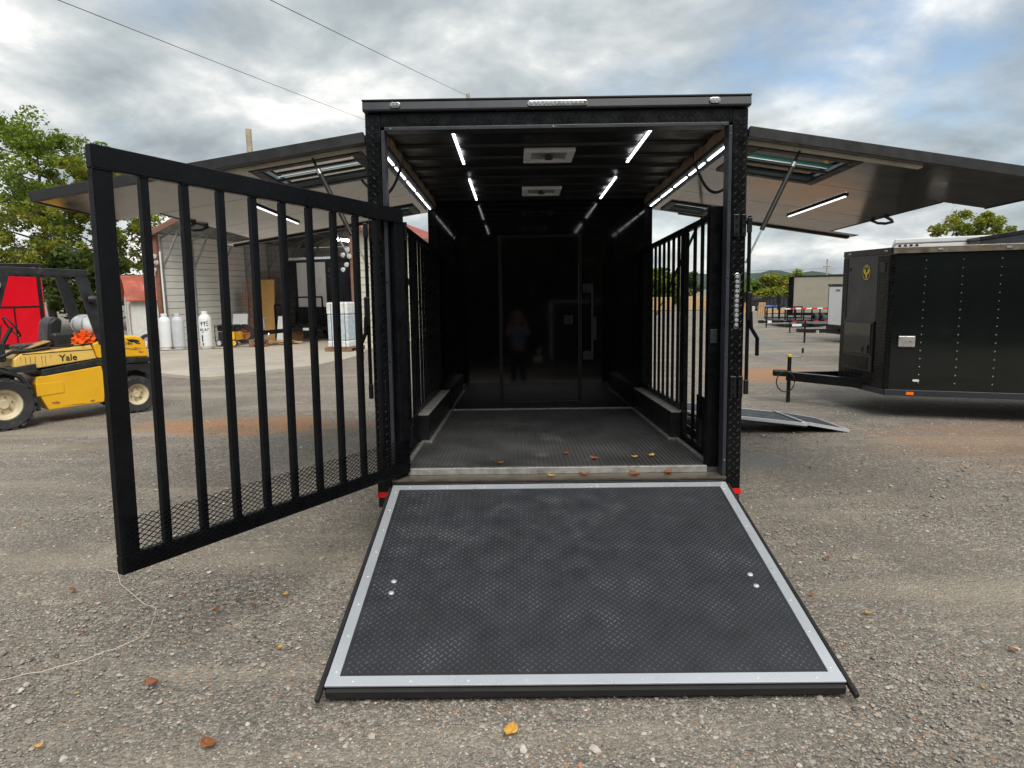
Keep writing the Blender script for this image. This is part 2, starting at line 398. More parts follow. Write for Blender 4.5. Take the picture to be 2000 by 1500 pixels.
def tread(mb, O, U, V, Nn, w, h, pitch=.03, ln=.026, wd=.0075, ht=.003, skip=None):
    O, U, V, Nn = Vector(O), Vector(U).normalized(), Vector(V).normalized(), Vector(Nn).normalized()
    A_, B_ = (U + V).normalized(), (V - U).normalized(); n = int((w + h) / pitch) + 2
    for i in range(-n, n):
        for j in range(-n, n):
            u, v = w / 2 + (i - j) * pitch * .7071, h / 2 + (i + j) * pitch * .7071
            if not (ln * .36 < u < w - ln * .36 and ln * .36 < v < h - ln * .36): continue
            if skip and skip(u, v): continue
            d, e = (A_, B_) if (i + j) % 2 else (B_, -A_)
            c = O + U * u + V * v
            mb.add([c - d * ln / 2, c - e * wd / 2, c + d * ln / 2, c + e * wd / 2, c - d * ln * .22 + Nn * ht, c + d * ln * .22 + Nn * ht],
                   [(0, 1, 4), (1, 5, 4), (1, 2, 5), (2, 3, 5), (3, 4, 5), (3, 0, 4)])
    return mb

# ------------------------------------------------------------------ ground, slab, hill
def ground():
    def axis(lo, hi, c0, c1):
        a = list(np.arange(c0, c1 + .01, .25)); st = .4; x = c1
        while x < hi: x += st; st *= 1.22; a.append(min(x, hi))
        st = .4; x = c0; bb = []
        while x > lo: x -= st; st *= 1.22; bb.append(max(x, lo))
        return np.array(sorted(set(np.round(bb + a, 3))))
    xs, ys = axis(-1500, 1500, -7, 7), axis(-600, 2200, -2, 12)
    X, Y = np.meshgrid(xs, ys); k = np.clip(1 - np.hypot(X, Y - 4) / 14, 0, 1)
    Z = (np.sin(X * 1.7 + Y * .6) * .008 + np.sin(X * .8 - Y * 2.1 + 1) * .008 + np.sin(X * 4.1 + Y * 3.3) * .003) * k
    inside = (np.abs(X - .3) < 2.0) & (Y > 2.2) & (Y < 12); Z = np.where(inside, np.minimum(Z, 0), Z) - .004
    n, m = X.shape; V = np.stack([X, Y, Z], -1).reshape(-1, 3)
    F = [(i * m + j, i * m + j + 1, (i + 1) * m + j + 1, (i + 1) * m + j) for i in range(n - 1) for j in range(m - 1)]
    mb = MB(); mb.v = [tuple(p) for p in V]; mb.f = F
    o = mb.build('ground', 'gravel_ground', smooth=True, kind='structure'); return o
ground()

def stones():
    ph = (1 + 5 ** .5) / 2
    ico = np.array([(-1, ph, 0), (1, ph, 0), (-1, -ph, 0), (1, -ph, 0), (0, -1, ph), (0, 1, ph), (0, -1, -ph), (0, 1, -ph), (ph, 0, -1), (ph, 0, 1), (-ph, 0, -1), (-ph, 0, 1)], float) / 1.9
    icf = np.array([(0, 11, 5), (0, 5, 1), (0, 1, 7), (0, 7, 10), (0, 10, 11), (1, 5, 9), (5, 11, 4), (11, 10, 2), (10, 7, 6), (7, 1, 8), (3, 9, 4), (3, 4, 2), (3, 2, 6), (3, 6, 8), (3, 8, 9), (4, 9, 5), (2, 4, 11), (6, 2, 10), (8, 6, 7), (9, 8, 1)])
    oc = np.array([(1, 0, 0), (-1, 0, 0), (0, 1, 0), (0, -1, 0), (0, 0, 1), (0, 0, -1)], float)
    ocf = np.array([(0, 2, 4), (2, 1, 4), (1, 3, 4), (3, 0, 4), (2, 0, 5), (1, 2, 5), (3, 1, 5), (0, 3, 5)])
    AV, AF, AC = [], [], []; base = 0
    def batch(n, bv, bf, rmin, rmax, d0, d1, power):
        nonlocal base
        r = (d0 ** power + RNG.random(n) * (d1 ** power - d0 ** power)) ** (1 / power)
        a = rad(90) + (RNG.random(n) - .5) * rad(108)
        x, y = r * np.cos(a), r * np.sin(a)
        # clumps: fewer stones on the trodden dirt
        den = .5 + .5 * np.sin(x * 2.3 + 1.1 * np.sin(y * 1.7)) * np.sin(y * 1.9 + 1.3 * np.sin(x * 1.3)) 
        keep = RNG.random(n) < (.35 + .75 * den)
        keep &= ~((np.abs(x - .33) < 1.25) & (y > 2.85) & (y < 11))
        x, y = x[keep], y[keep]; n = len(x)
        s = rmin * (rmax / rmin) ** (RNG.random(n) ** 1.7)
        k = len(bv)
        P = bv[None] * (1 + (RNG.random((n, k, 3)) - .5) * .55)
        sc = np.stack([s * (.8 + .5 * RNG.random(n)), s * (.7 + .4 * RNG.random(n)), s * (.4 + .3 * RNG.random(n))], -1)
        P = P * sc[:, None]
        t = RNG.random(n) * 6.283; c, q = np.cos(t)[:, None], np.sin(t)[:, None]
        X = P[..., 0] * c - P[..., 1] * q + x[:, None]; Y = P[..., 0] * q + P[..., 1] * c + y[:, None]; Z = P[..., 2] + (s * .18)[:, None] - .003
        AV.append(np.stack([X, Y, Z], -1).reshape(-1, 3)); AF.append((bf[None] + (np.arange(n) * k)[:, None, None]).reshape(-1, 3) + base); base += n * k
        g = np.clip(RNG.normal(.285, .10, n), .07, .62); g = np.where(RNG.random(n) < .06, .46 + .14 * RNG.random(n), g)
        g = g * 1.02; colr = np.stack([g * 1.06, g * .97, g * .87], -1)
        o = RNG.random(n) < .022; colr[o] = np.stack([.36 + .2 * RNG.random(o.sum()), .16 + .1 * RNG.random(o.sum()), .06 + .04 * RNG.random(o.sum())], -1)
        AC.append(np.repeat(colr, k, 0))
    batch(150000, oc, ocf, .003, .0075, 1.2, 7.5, 1.15)
    batch(13000, ico, icf, .007, .0145, 1.2, 11.0, 1.2)
    batch(450, ico, icf, .015, .025, 1.3, 9.0, 1.4)
    V, F, C = np.concatenate(AV), np.concatenate(AF), np.concatenate(AC)
    me = bpy.data.meshes.new('gravel'); me.vertices.add(len(V)); me.vertices.foreach_set('co', V.ravel())
    me.loops.add(len(F) * 3); me.loops.foreach_set('vertex_index', F.ravel().astype(np.int32))
    me.polygons.add(len(F)); me.polygons.foreach_set('loop_start', np.arange(0, len(F) * 3, 3, dtype=np.int32)); me.polygons.foreach_set('loop_total', np.full(len(F), 3, dtype=np.int32))
    me.update(calc_edges=True)
    at = me.color_attributes.new('tint', 'FLOAT_COLOR', 'POINT'); at.data.foreach_set('color', np.concatenate([C, np.ones((len(C), 1))], 1).ravel())
    me.polygons.foreach_set('use_smooth', [False] * len(F))
    me.materials.append(M['stone'])
    tag(put('gravel', me), 'loose grey gravel strewn over the yard in the foreground', 'gravel', kind='stuff')
stones()

def slab():
    pts = [(-6.6, 14.55), (-6.1, 15.2), (-5.4, 16.0), (-4.85, 16.7), (-4.5, 18.0), (-4.33, 19.3), (-4.5, 20.6), (-1.9, 31.6), (-8.8, 33.5), (-12.6, 23.6), (-11.6, 20.4), (-10.4, 18.2), (-8.8, 16.25), (-7.9, 15.3)]
    q = []
    for i, p in enumerate(pts):
        a, b = Vector(p), Vector(pts[(i + 1) % len(pts)]); n = max(1, int((b - a).length / .25)) if i not in (6, 7, 8) else 1
        for j in range(n):
            c = a.lerp(b, j / n); q.append((c.x + random.uniform(-.035, .035), c.y + random.uniform(-.035, .035)))
    MB().prism(q, (0, 0, -.1), (1, 0, 0), (0, 1, 0), (0, 0, .16)).build('pavement', 'concrete', kind='structure')
slab()
def hill():
    mb = MB(); n = 90
    for i in range(n + 1):
        a = i / n; x = -80 + a * 520
        h = 2.5 + 6 * math.exp(-((x - 150) / 70) ** 2) + 3 * math.exp(-((x - 60) / 70) ** 2) + .5 * math.sin(x * .31) + .5 * math.sin(x * .83 + 1)
        mb.v += [(x, 330, -2), (x, 380, max(1, h)), (x, 470, -2)]
    mb.f = [(3 * i + k, 3 * i + 3 + k, 3 * i + 4 + k, 3 * i + 1 + k) for i in range(n) for k in (0, 1)]
    mb.build('hills', 'hill', smooth=True, kind='structure')
hill()

# ------------------------------------------------------------------ the open black trailer
TR = Matrix.Translation((.318, 4.648, 0)) @ (rz(-.48) @ rx(-1.96) @ ry(.2)).to_4x4()
T = thing('cargo_trailer', 'big open black trailer with rear ramp down and side doors raised', 'trailer')
T.matrix_world = TR
FZ, CZ, LEN = .539, 2.955, 6.6
# rear posts with diamond plate faces
for s in (-1, 1):
    p = B(s * 1.188, s * 1.295, 0, .13, .36, 3.03).build('rear_post', 'diamond_black', T, bevel=.012, seg=3)
    tread(MB(), (min(s * 1.197, s * 1.287), -.0005, .45), (1, 0, 0), (0, 0, 1), (0, -1, 0), .09, 2.56, .0385, .046, .0125, .006).build('diamond_tread', 'diamond_bar', p, kind='stuff')
    xo = s * 1.2955
    tread(MB(), (xo, .012, .45), (0, 1, 0), (0, 0, 1), (s, 0, 0), .11, 2.56, .0385, .046, .0125, .006).build('diamond_tread', 'diamond_bar', p, kind='stuff')
    B(s * 1.163, s * 1.187, -.006, .1, .50, 2.914).build('post_trim', 'charcoal_paint', p, bevel=.003)
    mbs = MB()
    for z in (.62, 1.35, 1.9, 2.42, 2.86): mbs.tube((s * 1.176, -.010, z), (s * 1.176, -.005, z), .006, n=8)
    mbs.build('screws', 'chrome', p, kind='stuff')
    B(s * 1.19, s * 1.297, -.007, -.002, .372, .413).build('reflector', 'red_reflector', T)
    B(s * 1.17, s * 1.29, .0, .13, .30, .359).build('bumper_end', 'black_paint', T, bevel=.006)
hd = B(-1.187, 1.187, .004, .13, 2.938, 3.029).build('header', 'diamond_black', T)
tread(MB(), (-1.185, .0035, 2.942), (1, 0, 0), (0, 0, 1), (0, -1, 0), 2.37, .082, .0272, .030, .009, .004).build('diamond_tread', 'diamond_bar', hd, kind='stuff')
B(-1.163, 1.163, -.006, .1, 2.913, 2.937).build('header_trim', 'charcoal_paint', hd, bevel=.003)
mbs = MB()
for x in (-1.12, -.6, -.02, .55, 1.12): mbs.tube((x, -.010, 2.925), (x, -.005, 2.925), .007, n=8)
mbs.build('screws', 'chrome', hd, kind='stuff')
cap = MB().prism([(-.03, 3.034), (-.035, 3.045), (-.03, 3.095), (.02, 3.103), (.14, 3.103), (.14, 3.034)], (-1.302, 0, 0), (0, 1, 0), (0, 0, 1), (2.604, 0, 0)).build('roof_cap', 'charcoal_paint', T, bevel=.004)
B(-1.304, 1.304, -.036, .1, 3.099, 3.108).build('cap_lip', 'black_paint', cap)
def pill(x0, x1, z0, z1, y, dp, n=8):
    r = (z1 - z0) / 2; horiz = (x1 - x0) > (z1 - z0); pts = []
    if horiz:
        zc = (z0 + z1) / 2
        for c, a0 in ((x1 - r, -90), (x0 + r, 90)): pts += [(c + r * math.cos(rad(a0 + 180 * i / n)), zc + r * math.sin(rad(a0 + 180 * i / n))) for i in range(n + 1)]
    else:
        r = (x1 - x0) / 2; xc = (x0 + x1) / 2
        for c, a0 in ((z1 - r, 0), (z0 + r, 180)): pts += [(xc + r * math.cos(rad(a0 + 180 * i / n)), c + r * math.sin(rad(a0 + 180 * i / n))) for i in range(n + 1)]
    return MB().prism(pts, (0, y, 0), (1, 0, 0), (0, 0, 1), (0, -dp, 0))
lt = pill(-.194, .206, 3.047, 3.083, -.034, .012).build('marker_bar', 'chrome', T, bevel=.003)
q = MB()
for i in range(13): q.tube((-.165 + i * .028, -.046, 3.065), (-.165 + i * .028, -.051, 3.065), .0125, .009, n=10)
q.build('lens', 'clear_lens', lt)
for x in (-1.081, 1.055):
    lt = pill(x - .037, x + .037, 3.05, 3.086, -.034, .010).build('marker_light', 'chrome', T, bevel=.002)
    q = MB()
    for i in range(3): q.tube((x - .022 + i * .022, -.044, 3.068), (x - .022 + i * .022, -.048, 3.068), .010, .007, n=8)
    q.build('lens', 'clear_lens', lt)
for s in (-1, 1):
    lt = pill(s * 1.238 - .02, s * 1.238 + .02, 1.543, 1.93, -.003, .010).build('tail_light', 'chrome', T, bevel=.003)
    q = MB()
    for i in range(11): q.tube((s * 1.238, -.013, 1.572 + i * .033), (s * 1.238, -.018, 1.572 + i * .033), .0145, .010, n=10)
    q.build('lens', 'clear_lens', lt)
# roof, ceiling with bows, body forward of the partition
B(-1.297, 1.297, .141, LEN, 3.045, 3.095).build('roof', 'black_paint', T, bevel=.01)
B(-1.19, 1.19, .131, 3.2, 2.970, 3.02).build('ceiling', 'ceiling_black', T)
for i in range(8):
    y = .22 + i * .405
    MB().prism([(0, 2.969), (.02, 2.948), (.105, 2.948), (.125, 2.969)], (-1.19, y, 0), (0, 1, 0), (0, 0, 1), (2.38, 0, 0)).build('roof_bow', 'ceiling_black', T, bevel=.004)
for s in (-1, 1):
    B(s * 1.27, s * 1.297, 3.30, LEN, .36, 3.04).build('side_wall', 'black_paint', T)
    B(s * 1.195, s * 1.235, .132, 3.2, 2.893, 3.018).build('header_beam', 'wood_beam', T, bevel=.003)
    B(s * 1.236, s * 1.295, .132, 3.29, 2.872, 3.04).build('side_header', 'black_paint', T)
    B(s * 1.20, s * 1.27, .132, 3.2, 2.866, 2.891).build('light_channel', 'black_matte', T)
    for i in range(5):
        y = .33 + i * .575
        B(s * 1.243, s * 1.257, y, y + .47, 2.854, 2.864).build('light_strip', 'led', T)
    # coiled black cable looping from the beam to the raised door
    y0 = .95 if s < 0 else 1.05
    MB().path([(s * (1.19 + .03 * math.sin(t * 3.1) + .33 * t ** 2), y0 - .12 * math.sin(t * 2.4), 2.99 - .36 * math.sin(t * math.pi * .78)) for t in [i / 16 for i in range(17)]], .012).build('cable', 'black_matte', T, smooth=True)
    B(s * 1.20, s * 1.294, .131, .20, FZ - .02, 2.871).build('corner_post', 'black_tube', T, bevel=.004)
    B(s * 1.20, s * 1.294, 3.215, 3.30, FZ - .02, 3.04).build('corner_post', 'black_tube', T, bevel=.004)
    B(s * 1.28, s * 1.296, .131, LEN, .36, .62).build('skirt', 'black_paint', T)
    for yy in (1.75, 2.56):
        wh = MB().lathe([(.21, -.09), (.33, -.09), (.35, -.07), (.355, 0), (.35, .07), (.33, .09), (.21, .09), (.21, -.09)], (s * 1.175, yy, .40), (1, 0, 0), 24, False).build('wheel', 'tyre', T, smooth=True)
        MB().lathe([(.03, .03), (.14, .03), (.2, .07), (.215, .085), (.215, -.06)], (s * 1.175, yy, .40), (s, 0, 0), 20).build('rim', 'rim_grey', wh, smooth=True)
B(-1.27, 1.27, LEN - .03, LEN, .36, 3.04).build('front_wall', 'black_paint', T)
for x in (-.35, .35): B(x - .04, x + .04, LEN + .001, LEN + 1.1, .4, .5).build('tongue_beam', 'black_paint', T)
# ceiling light strips and roof vents
for x, ys in ((-.715, ((.15, 1.17), (1.84, 3.0))), (.672, ((.15, 1.19), (1.84, 3.02)))):
    for a, b in ys:
        B(x - .009, x + .009, a, b, 2.934, 2.944).build('light_strip', 'led', T)
for y0 in (.66, 2.26):
    v = MB()
    v.box(-.21, .19, y0, y0 + .06, 2.915, 2.945); v.box(-.21, .19, y0 + .36, y0 + .42, 2.915, 2.945); v.box(-.21, -.15, y0 + .061, y0 + .359, 2.916, 2.945); v.box(.13, .19, y0 + .061, y0 + .359, 2.916, 2.945)
    v = v.build('roof_vent', 'white_plastic', T, bevel=.008)
    B(-.149, .129, y0 + .061, y0 + .359, 2.936, 2.942).build('vent_dome', 'clear_lens', v)
    MB().tube((-.01, y0 + .21, 2.90), (-.01, y0 + .21, 2.935), .03, .045, 12).build('crank_knob', 'decal_black', v)
    q = MB()
    for a in range(4): q.beam((-.01, y0 + .21, 2.925), (-.01 + .13 * math.cos(a * 1.57 + .6), y0 + .21 + .13 * math.sin(a * 1.57 + .6), 2.927), .035, .004)
    q.build('fan_blades', 'rim_grey', v)
# floor
fl = B(-1.19, 1.19, .131, 3.205, FZ - .06, FZ - .004).build('floor', 'floor_rubber', T)
q = MB()
for i in range(70):
    x = -1.14 + i * .033
    y1, y0 = 3.19, .15
    if abs(x) > 1.07: y1 = 1.2
    q.add([(x - .008, y0, FZ - .004), (x + .008, y0, FZ - .004), (x + .008, y1, FZ - .004), (x - .008, y1, FZ - .004), (x - .005, y0, FZ + .003), (x + .005, y0, FZ + .003), (x + .005, y1, FZ + .003), (x - .005, y1, FZ + .003)],
          [(4, 5, 6, 7), (0, 1, 5, 4), (1, 2, 6, 5), (2, 3, 7, 6), (3, 0, 4, 7)])
q.build('mat_ribs', 'floor_rubber', fl, kind='stuff')
B(-1.09, 1.09, .118, .158, FZ - .035, FZ + .012).build('threshold_strip', 'aluminium_dull', fl, bevel=.002)
B(-1.07, 1.07, 3.175, 3.203, FZ - .003, FZ + .012).build('edge_trim', 'aluminium_dull', fl)
for s in (-1, 1):
    B(s * 1.05, s * 1.08, 1.235, 3.17, FZ - .003, FZ + .012).build('edge_trim', 'aluminium_dull', fl)
    B(s * 1.05, s * 1.145, 1.20, 1.233, FZ - .003, FZ + .012).build('edge_trim', 'aluminium_dull', fl)
    B(s * 1.115, s * 1.145, .16, 1.198, FZ - .003, FZ + .012).build('edge_trim', 'aluminium_dull', fl)
    wb = B(s * 1.083, s * 1.192, 1.237, 3.18, FZ - .004, .776).build('wheel_box', 'black_paint', T, bevel=.004)
    B(s * 1.080, s * 1.192, 1.232, 3.18, .777, .784).build('wheel_box_top', 'box_top', wb)
B(-1.187, 1.187, -.025, .117, .492, .503).build('sill_ledge', 'sill_dirty', T)
B(-1.187, 1.187, -.03, .115, .30, .491).build('rear_sill', 'black_paint', T, bevel=.006)
MB().tube((-1.16, -.035, .475), (1.16, -.035, .475), .014, n=10).build('ramp_hinge', 'black_tube', T, smooth=True)
B(-1.2, 1.2, .14, LEN, .38, .47).build('chassis', 'black_matte', T)
# partition wall with its door
pw = B(-1.199, 1.199, 3.215, 3.25, FZ - .06, 3.04).build('partition_wall', 'black_gloss', T)
dr = B(-.455, .44, 3.200, 3.213, .64, 2.53).build('partition_door', 'black_gloss', T, bevel=.004)
for a in ((-.49, -.458, .60, 2.57), (.443, .475, .60, 2.57)): B(a[0], a[1], 3.196, 3.214, a[2], a[3]).build('door_frame', 'black_paint', T, bevel=.003)
for a in ((.60, .634), (2.536, 2.57)): B(-.457, .442, 3.196, 3.214, a[0], a[1]).build('door_frame', 'black_paint', T, bevel=.003)
lk = B(.27, .37, 3.180, 3.199, 1.53, 1.64).build('door_latch', 'decal_black', dr, bevel=.006)
B(.29, .315, 3.168, 3.179, 1.545, 1.625).build('latch_handle', 'rim_grey', lk, bevel=.004) if False else None
q = MB()
for p in ((.345, 1.61), (.355, 1.56)): q.tube((p[0], 3.176, p[1]), (p[0], 3.182, p[1]), .008, n=8)
q.build('latch_screws', 'chrome', dr, kind='stuff')
B(.585, .605, 3.16, 3.18, 1.12, 2.0).build('lock_bar', 'charcoal_paint', T, bevel=.004)
for z in (1.17, 1.95): B(.49, .60, 3.181, 3.213, z - .05, z + .05).build('bar_bracket', 'charcoal_paint', T, bevel=.004)
B(.61, .64, 3.165, 3.185, 1.35, 1.62).build('bar_handle', 'charcoal_paint', T, bevel=.005)
q = MB()
for x in (-1.1, -.83, .93, 1.12):
    for i in range(11): q.tube((x, 3.213, .8 + i * .14), (x, 3.2165, .8 + i * .14), .005, n=6)
q.build('wall_rivets', 'charcoal_paint', pw, kind='stuff')
# side railings
for s in (-1, 1):
    x0, x1 = s * 1.175, s * 1.215
    for nm, ya, yb, zb, ybars in (('side_railing', .29, 1.25, FZ + .004, (.50, .72, .94)), ('side_railing', 1.30, 3.20, .79, (1.50, 1.705, 1.91, 2.115, 2.32, 2.525, 2.73, 2.935))):
        f = MB(); f.box(x0, x1, ya, yb, 2.345, 2.395); f.box(x0, x1, ya, ya + .05, zb + .051, 2.344); f.box(x0, x1, yb - .05, yb, zb + .051, 2.344); f.box(x0, x1, ya, yb, zb, zb + .05)
        r = f.build(nm, 'black_tube', T, bevel=.004)
        me = B(-.012, .012, -.0135, .0135, zb + .051, 2.344).mesh('bar', 'black_tube')
        for y in ybars: put('bar', me, r, loc=(s * 1.195, y, 0))
        if ya < 1:
            B(s * 1.2165, s * 1.235, ya + .3, ya + .62, FZ, .98).build('kick_panel', 'black_paint', r)
            q = MB()
            for i in range(int(.95 / .03)):
                for k in range(8):
                    a = (s * 1.172, ya + i * .031, FZ + .01 + k * .033); 
                    q.beam(a, (a[0], a[1] + .0155, a[2] + .0165), .0025, .0035); q.beam((a[0], a[1] + .0155, a[2] + .0165), (a[0], a[1] + .031, a[2]), .0025, .0035)
                    q.beam((a[0], a[1] + .0155, a[2] + .0165), (a[0], a[1], a[2] + .033), .0025, .0035); q.beam((a[0], a[1] + .0155, a[2] + .0165), (a[0], a[1] + .031, a[2] + .033), .0025, .0035)
            q.build('expanded_mesh', 'black_tube', r, kind='stuff')
    gp = B(s * 1.093, s * 1.186, .14, .235, FZ + .003, 2.405).build('gate_post', 'black_tube', T, bevel=.005)
    q = B(s * 1.10, s * 1.15, .128, .139, 1.44, 1.54).build('latch_plate', 'charcoal_paint', gp, bevel=.003)
# rear lock bars outside the posts
for s in (-1, 1):
    MB().tube((s * 1.312, -.02, 1.09), (s * 1.312, -.02, 2.31), .013, n=10).build('cam_bar', 'black_tube', T, smooth=True)
    for z in (1.14, 2.25):
        k = MB(); k.box(s * 1.205, s * 1.245, -.016, -.008, z - .075, z + .075); k.box(s * 1.262, s * 1.292, -.016, -.008, z - .075, z + .075); k.box(s * 1.296, s * 1.326, -.034, -.006, z - .05, z + .05)
        k = k.build('bar_keeper', 'black_paint', T, bevel=.005)
        q = MB()
        for zz in (-.055, 0, .055):
            for xx in (1.225, 1.277): q.tube((s * xx, -.022, z + zz), (s * xx, -.015, z + zz), .008, n=8)
        q.build('bolts', 'black_tube', k, kind='stuff')
    B(s * 1.30, s * 1.335, -.05, -.005, 1.60, 1.80).build('handle_hub', 'black_paint', T, bevel=.008)
    hx = 1.372 if s > 0 else 1.36
    MB().path([(s * 1.325, -.04, 1.66), (s * 1.33, -.045, 1.55), (s * hx, -.05, 1.48), (s * hx, -.05, 1.36)], .014, 8).build('cam_handle', 'black_tube', T, smooth=True)
# ramp
ra, rb = Vector((0, -.05, .469)), Vector((0, -1.84, .012)); rd = (rb - ra).normalized(); rn = Vector((1, 0, 0)).cross(rd); rn = rn if rn.z > 0 else -rn; rl = (rb - ra).length
rp = MB().obox((ra + rb) / 2 - rn * .034, (1.175, 0, 0), rd * rl / 2, rn * .03).build('ramp', 'black_paint', T, bevel=.005)
mc = MB().obox((ra + rb) / 2 - rn * .0015, (1.118, 0, 0), rd * (rl / 2 - .06), rn * .002).build('rubber_mat', 'rubber', rp)
tread(MB(), Vector((-1.105, 0, 0)) + ra + rd * .062 + rn * .0005, (1, 0, 0), rd, rn, 2.21, rl - .124, .0275, .027, .0082, .004).build('mat_tread', 'rubber_bar', rp, kind='stuff')
for s in (-1, 1):
    MB().obox(Vector((s * 1.144, 0, 0)) + (ra + rb) / 2 + rn * .001, (.027, 0, 0), rd * (rl / 2 - .06), rn * .004).build('edge_trim', 'aluminium', rp, bevel=.001)
    MB().beam(Vector((s * 1.189, 0, 0)) + ra + rn * -.02, Vector((s * 1.189, 0, 0)) + rb + rd * .07 - rn * .012, .024, .03, up=rn).build('edge_seal', 'black_matte', rp, bevel=.008)
for t in (.030, rl - .029):
    MB().obox(ra + rd * t + rn * .0012, (1.172, 0, 0), rd * .0295, rn * .0043).build('edge_trim', 'aluminium', rp, bevel=.001)
MB().obox(rb + rd * .012 - rn * .028, (1.165, 0, 0), rd * .012, rn * .02).build('toe_flap', 'black_matte', rp, bevel=.004)
q = MB()
for s in (-1, 1):
    for i in range(8):
        c = Vector((s * 1.14, 0, 0)) + ra + rd * (.09 + i * (rl - .18) / 7); q.tube(c + rn * .004, c + rn * .0085, .0065, .005, 8)
for i in range(9):
    for t in (.03, rl - .03):
        c = Vector((-1.05 + i * .2625, 0, 0)) + ra + rd * t; q.tube(c + rn * .004, c + rn * .009, .0065, .005, 8)
q.build('screws', 'aluminium', rp, kind='stuff')
for x, t in ((-.985, 1.09), (-.982, 1.19), (1.0, 1.06), (1.0, 1.16)):
    c = Vector((x, 0, 0)) + ra + rd * t; MB().lathe([(.016, 0), (.0145, .004), (.009, .007), (.0, .008)], c + rn * .001, rn, 16).build('carriage_bolt', 'aluminium', rp, smooth=True)
# rear gate, swung open
H = Vector((-1.089, .112, 0)); ph = rad(-117.2); gd = Vector((math.cos(ph), math.sin(ph), 0)); gn = Vector((-gd.y, gd.x, 0)); GL = 2.158; Zu = Vector((0, 0, 1))
gz0, gz1 = FZ - .008, 2.408
def gbox(a, b, z0, z1, t=.022): return MB().obox(H + gd * (a + b) / 2 + Zu * (z0 + z1) / 2, gd * (b - a) / 2, gn * t, Zu * (z1 - z0) / 2)
gate = gbox(0, GL, gz1 - .10, gz1).build('rear_gate', 'black_tube', T, bevel=.006, seg=3)
gbox(.0, GL, gz0, gz0 + .085).build('bottom_rail', 'black_tube', gate, bevel=.006, seg=3)
gbox(GL - .088, GL - .001, gz0 + .086, gz1 - .101).build('end_stile', 'black_tube', gate, bevel=.006, seg=3)
gbox(.001, .10, gz0 + .086, gz1 - .101).build('end_stile', 'black_tube', gate, bevel=.006, seg=3)
bm = MB().obox((0, 0, (gz0 + gz1) / 2 - .0075), gd * .0185, gn * .018, Zu * ((gz1 - .102) - (gz0 + .087)) / 2).mesh('gate_bar', 'black_tube')
for i in range(9):
    t = .28 + i * .2052
    put('gate_bar', bm, gate, loc=H + gd * t, bevel=.005)
q = MB()
for i in range(11):
    t = (.05 if i == 0 else GL - .05 if i == 10 else .28 + (i - 1) * .2052); hw = .05 if i in (0, 10) else .0195
    for z in (gz1 - .101, gz0 + .086):
        q.path([H + gd * (t + hw * (k / 6 - 1) * 1.0) + gn * ((.0225 if i in (0, 10) else .0185) + random.uniform(-.001, .0015)) + Zu * (z + random.uniform(-.0025, .0025)) for k in range(13)], .0042, 5)
q.build('weld_beads', 'black_tube', gate, kind='stuff', smooth=True)
q = MB(); Wd = .0435; Hd = .0245; base = H + gn * .029
nx = int((GL - .01) / Wd)
for i in range(nx):
    for k in range(10):
        a = base + gd * (.005 + i * Wd) + Zu * (gz0 + .012 + k * Hd); c = a + gd * Wd / 2 + Zu * Hd / 2
        for e in (a, a + gd * Wd, a + Zu * Hd, a + gd * Wd + Zu * Hd):
            d = (e - c); dn = d.normalized(); sd = dn.cross(gn) * .0016
            q.add([c - sd + gn * .001, c + sd + gn * .001, e + sd - gn * .001, e - sd - gn * .001, c - sd - gn * .003, c + sd - gn * .003, e + sd - gn * .004, e - sd - gn * .004], [(0, 1, 2, 3), (0, 4, 5, 1), (3, 2, 6, 7), (1, 5, 6, 2), (0, 3, 7, 4)])
q.build('expanded_mesh', 'black_tube', gate, kind='stuff')
for z in (.75, 1.5, 2.2): MB().tube(H + gn * .02 - gd * .015 + Zu * z, H + gn * .02 - gd * .015 + Zu * (z + .12), .016, n=10).build('gate_hinge', 'black_tube', gate, smooth=True)
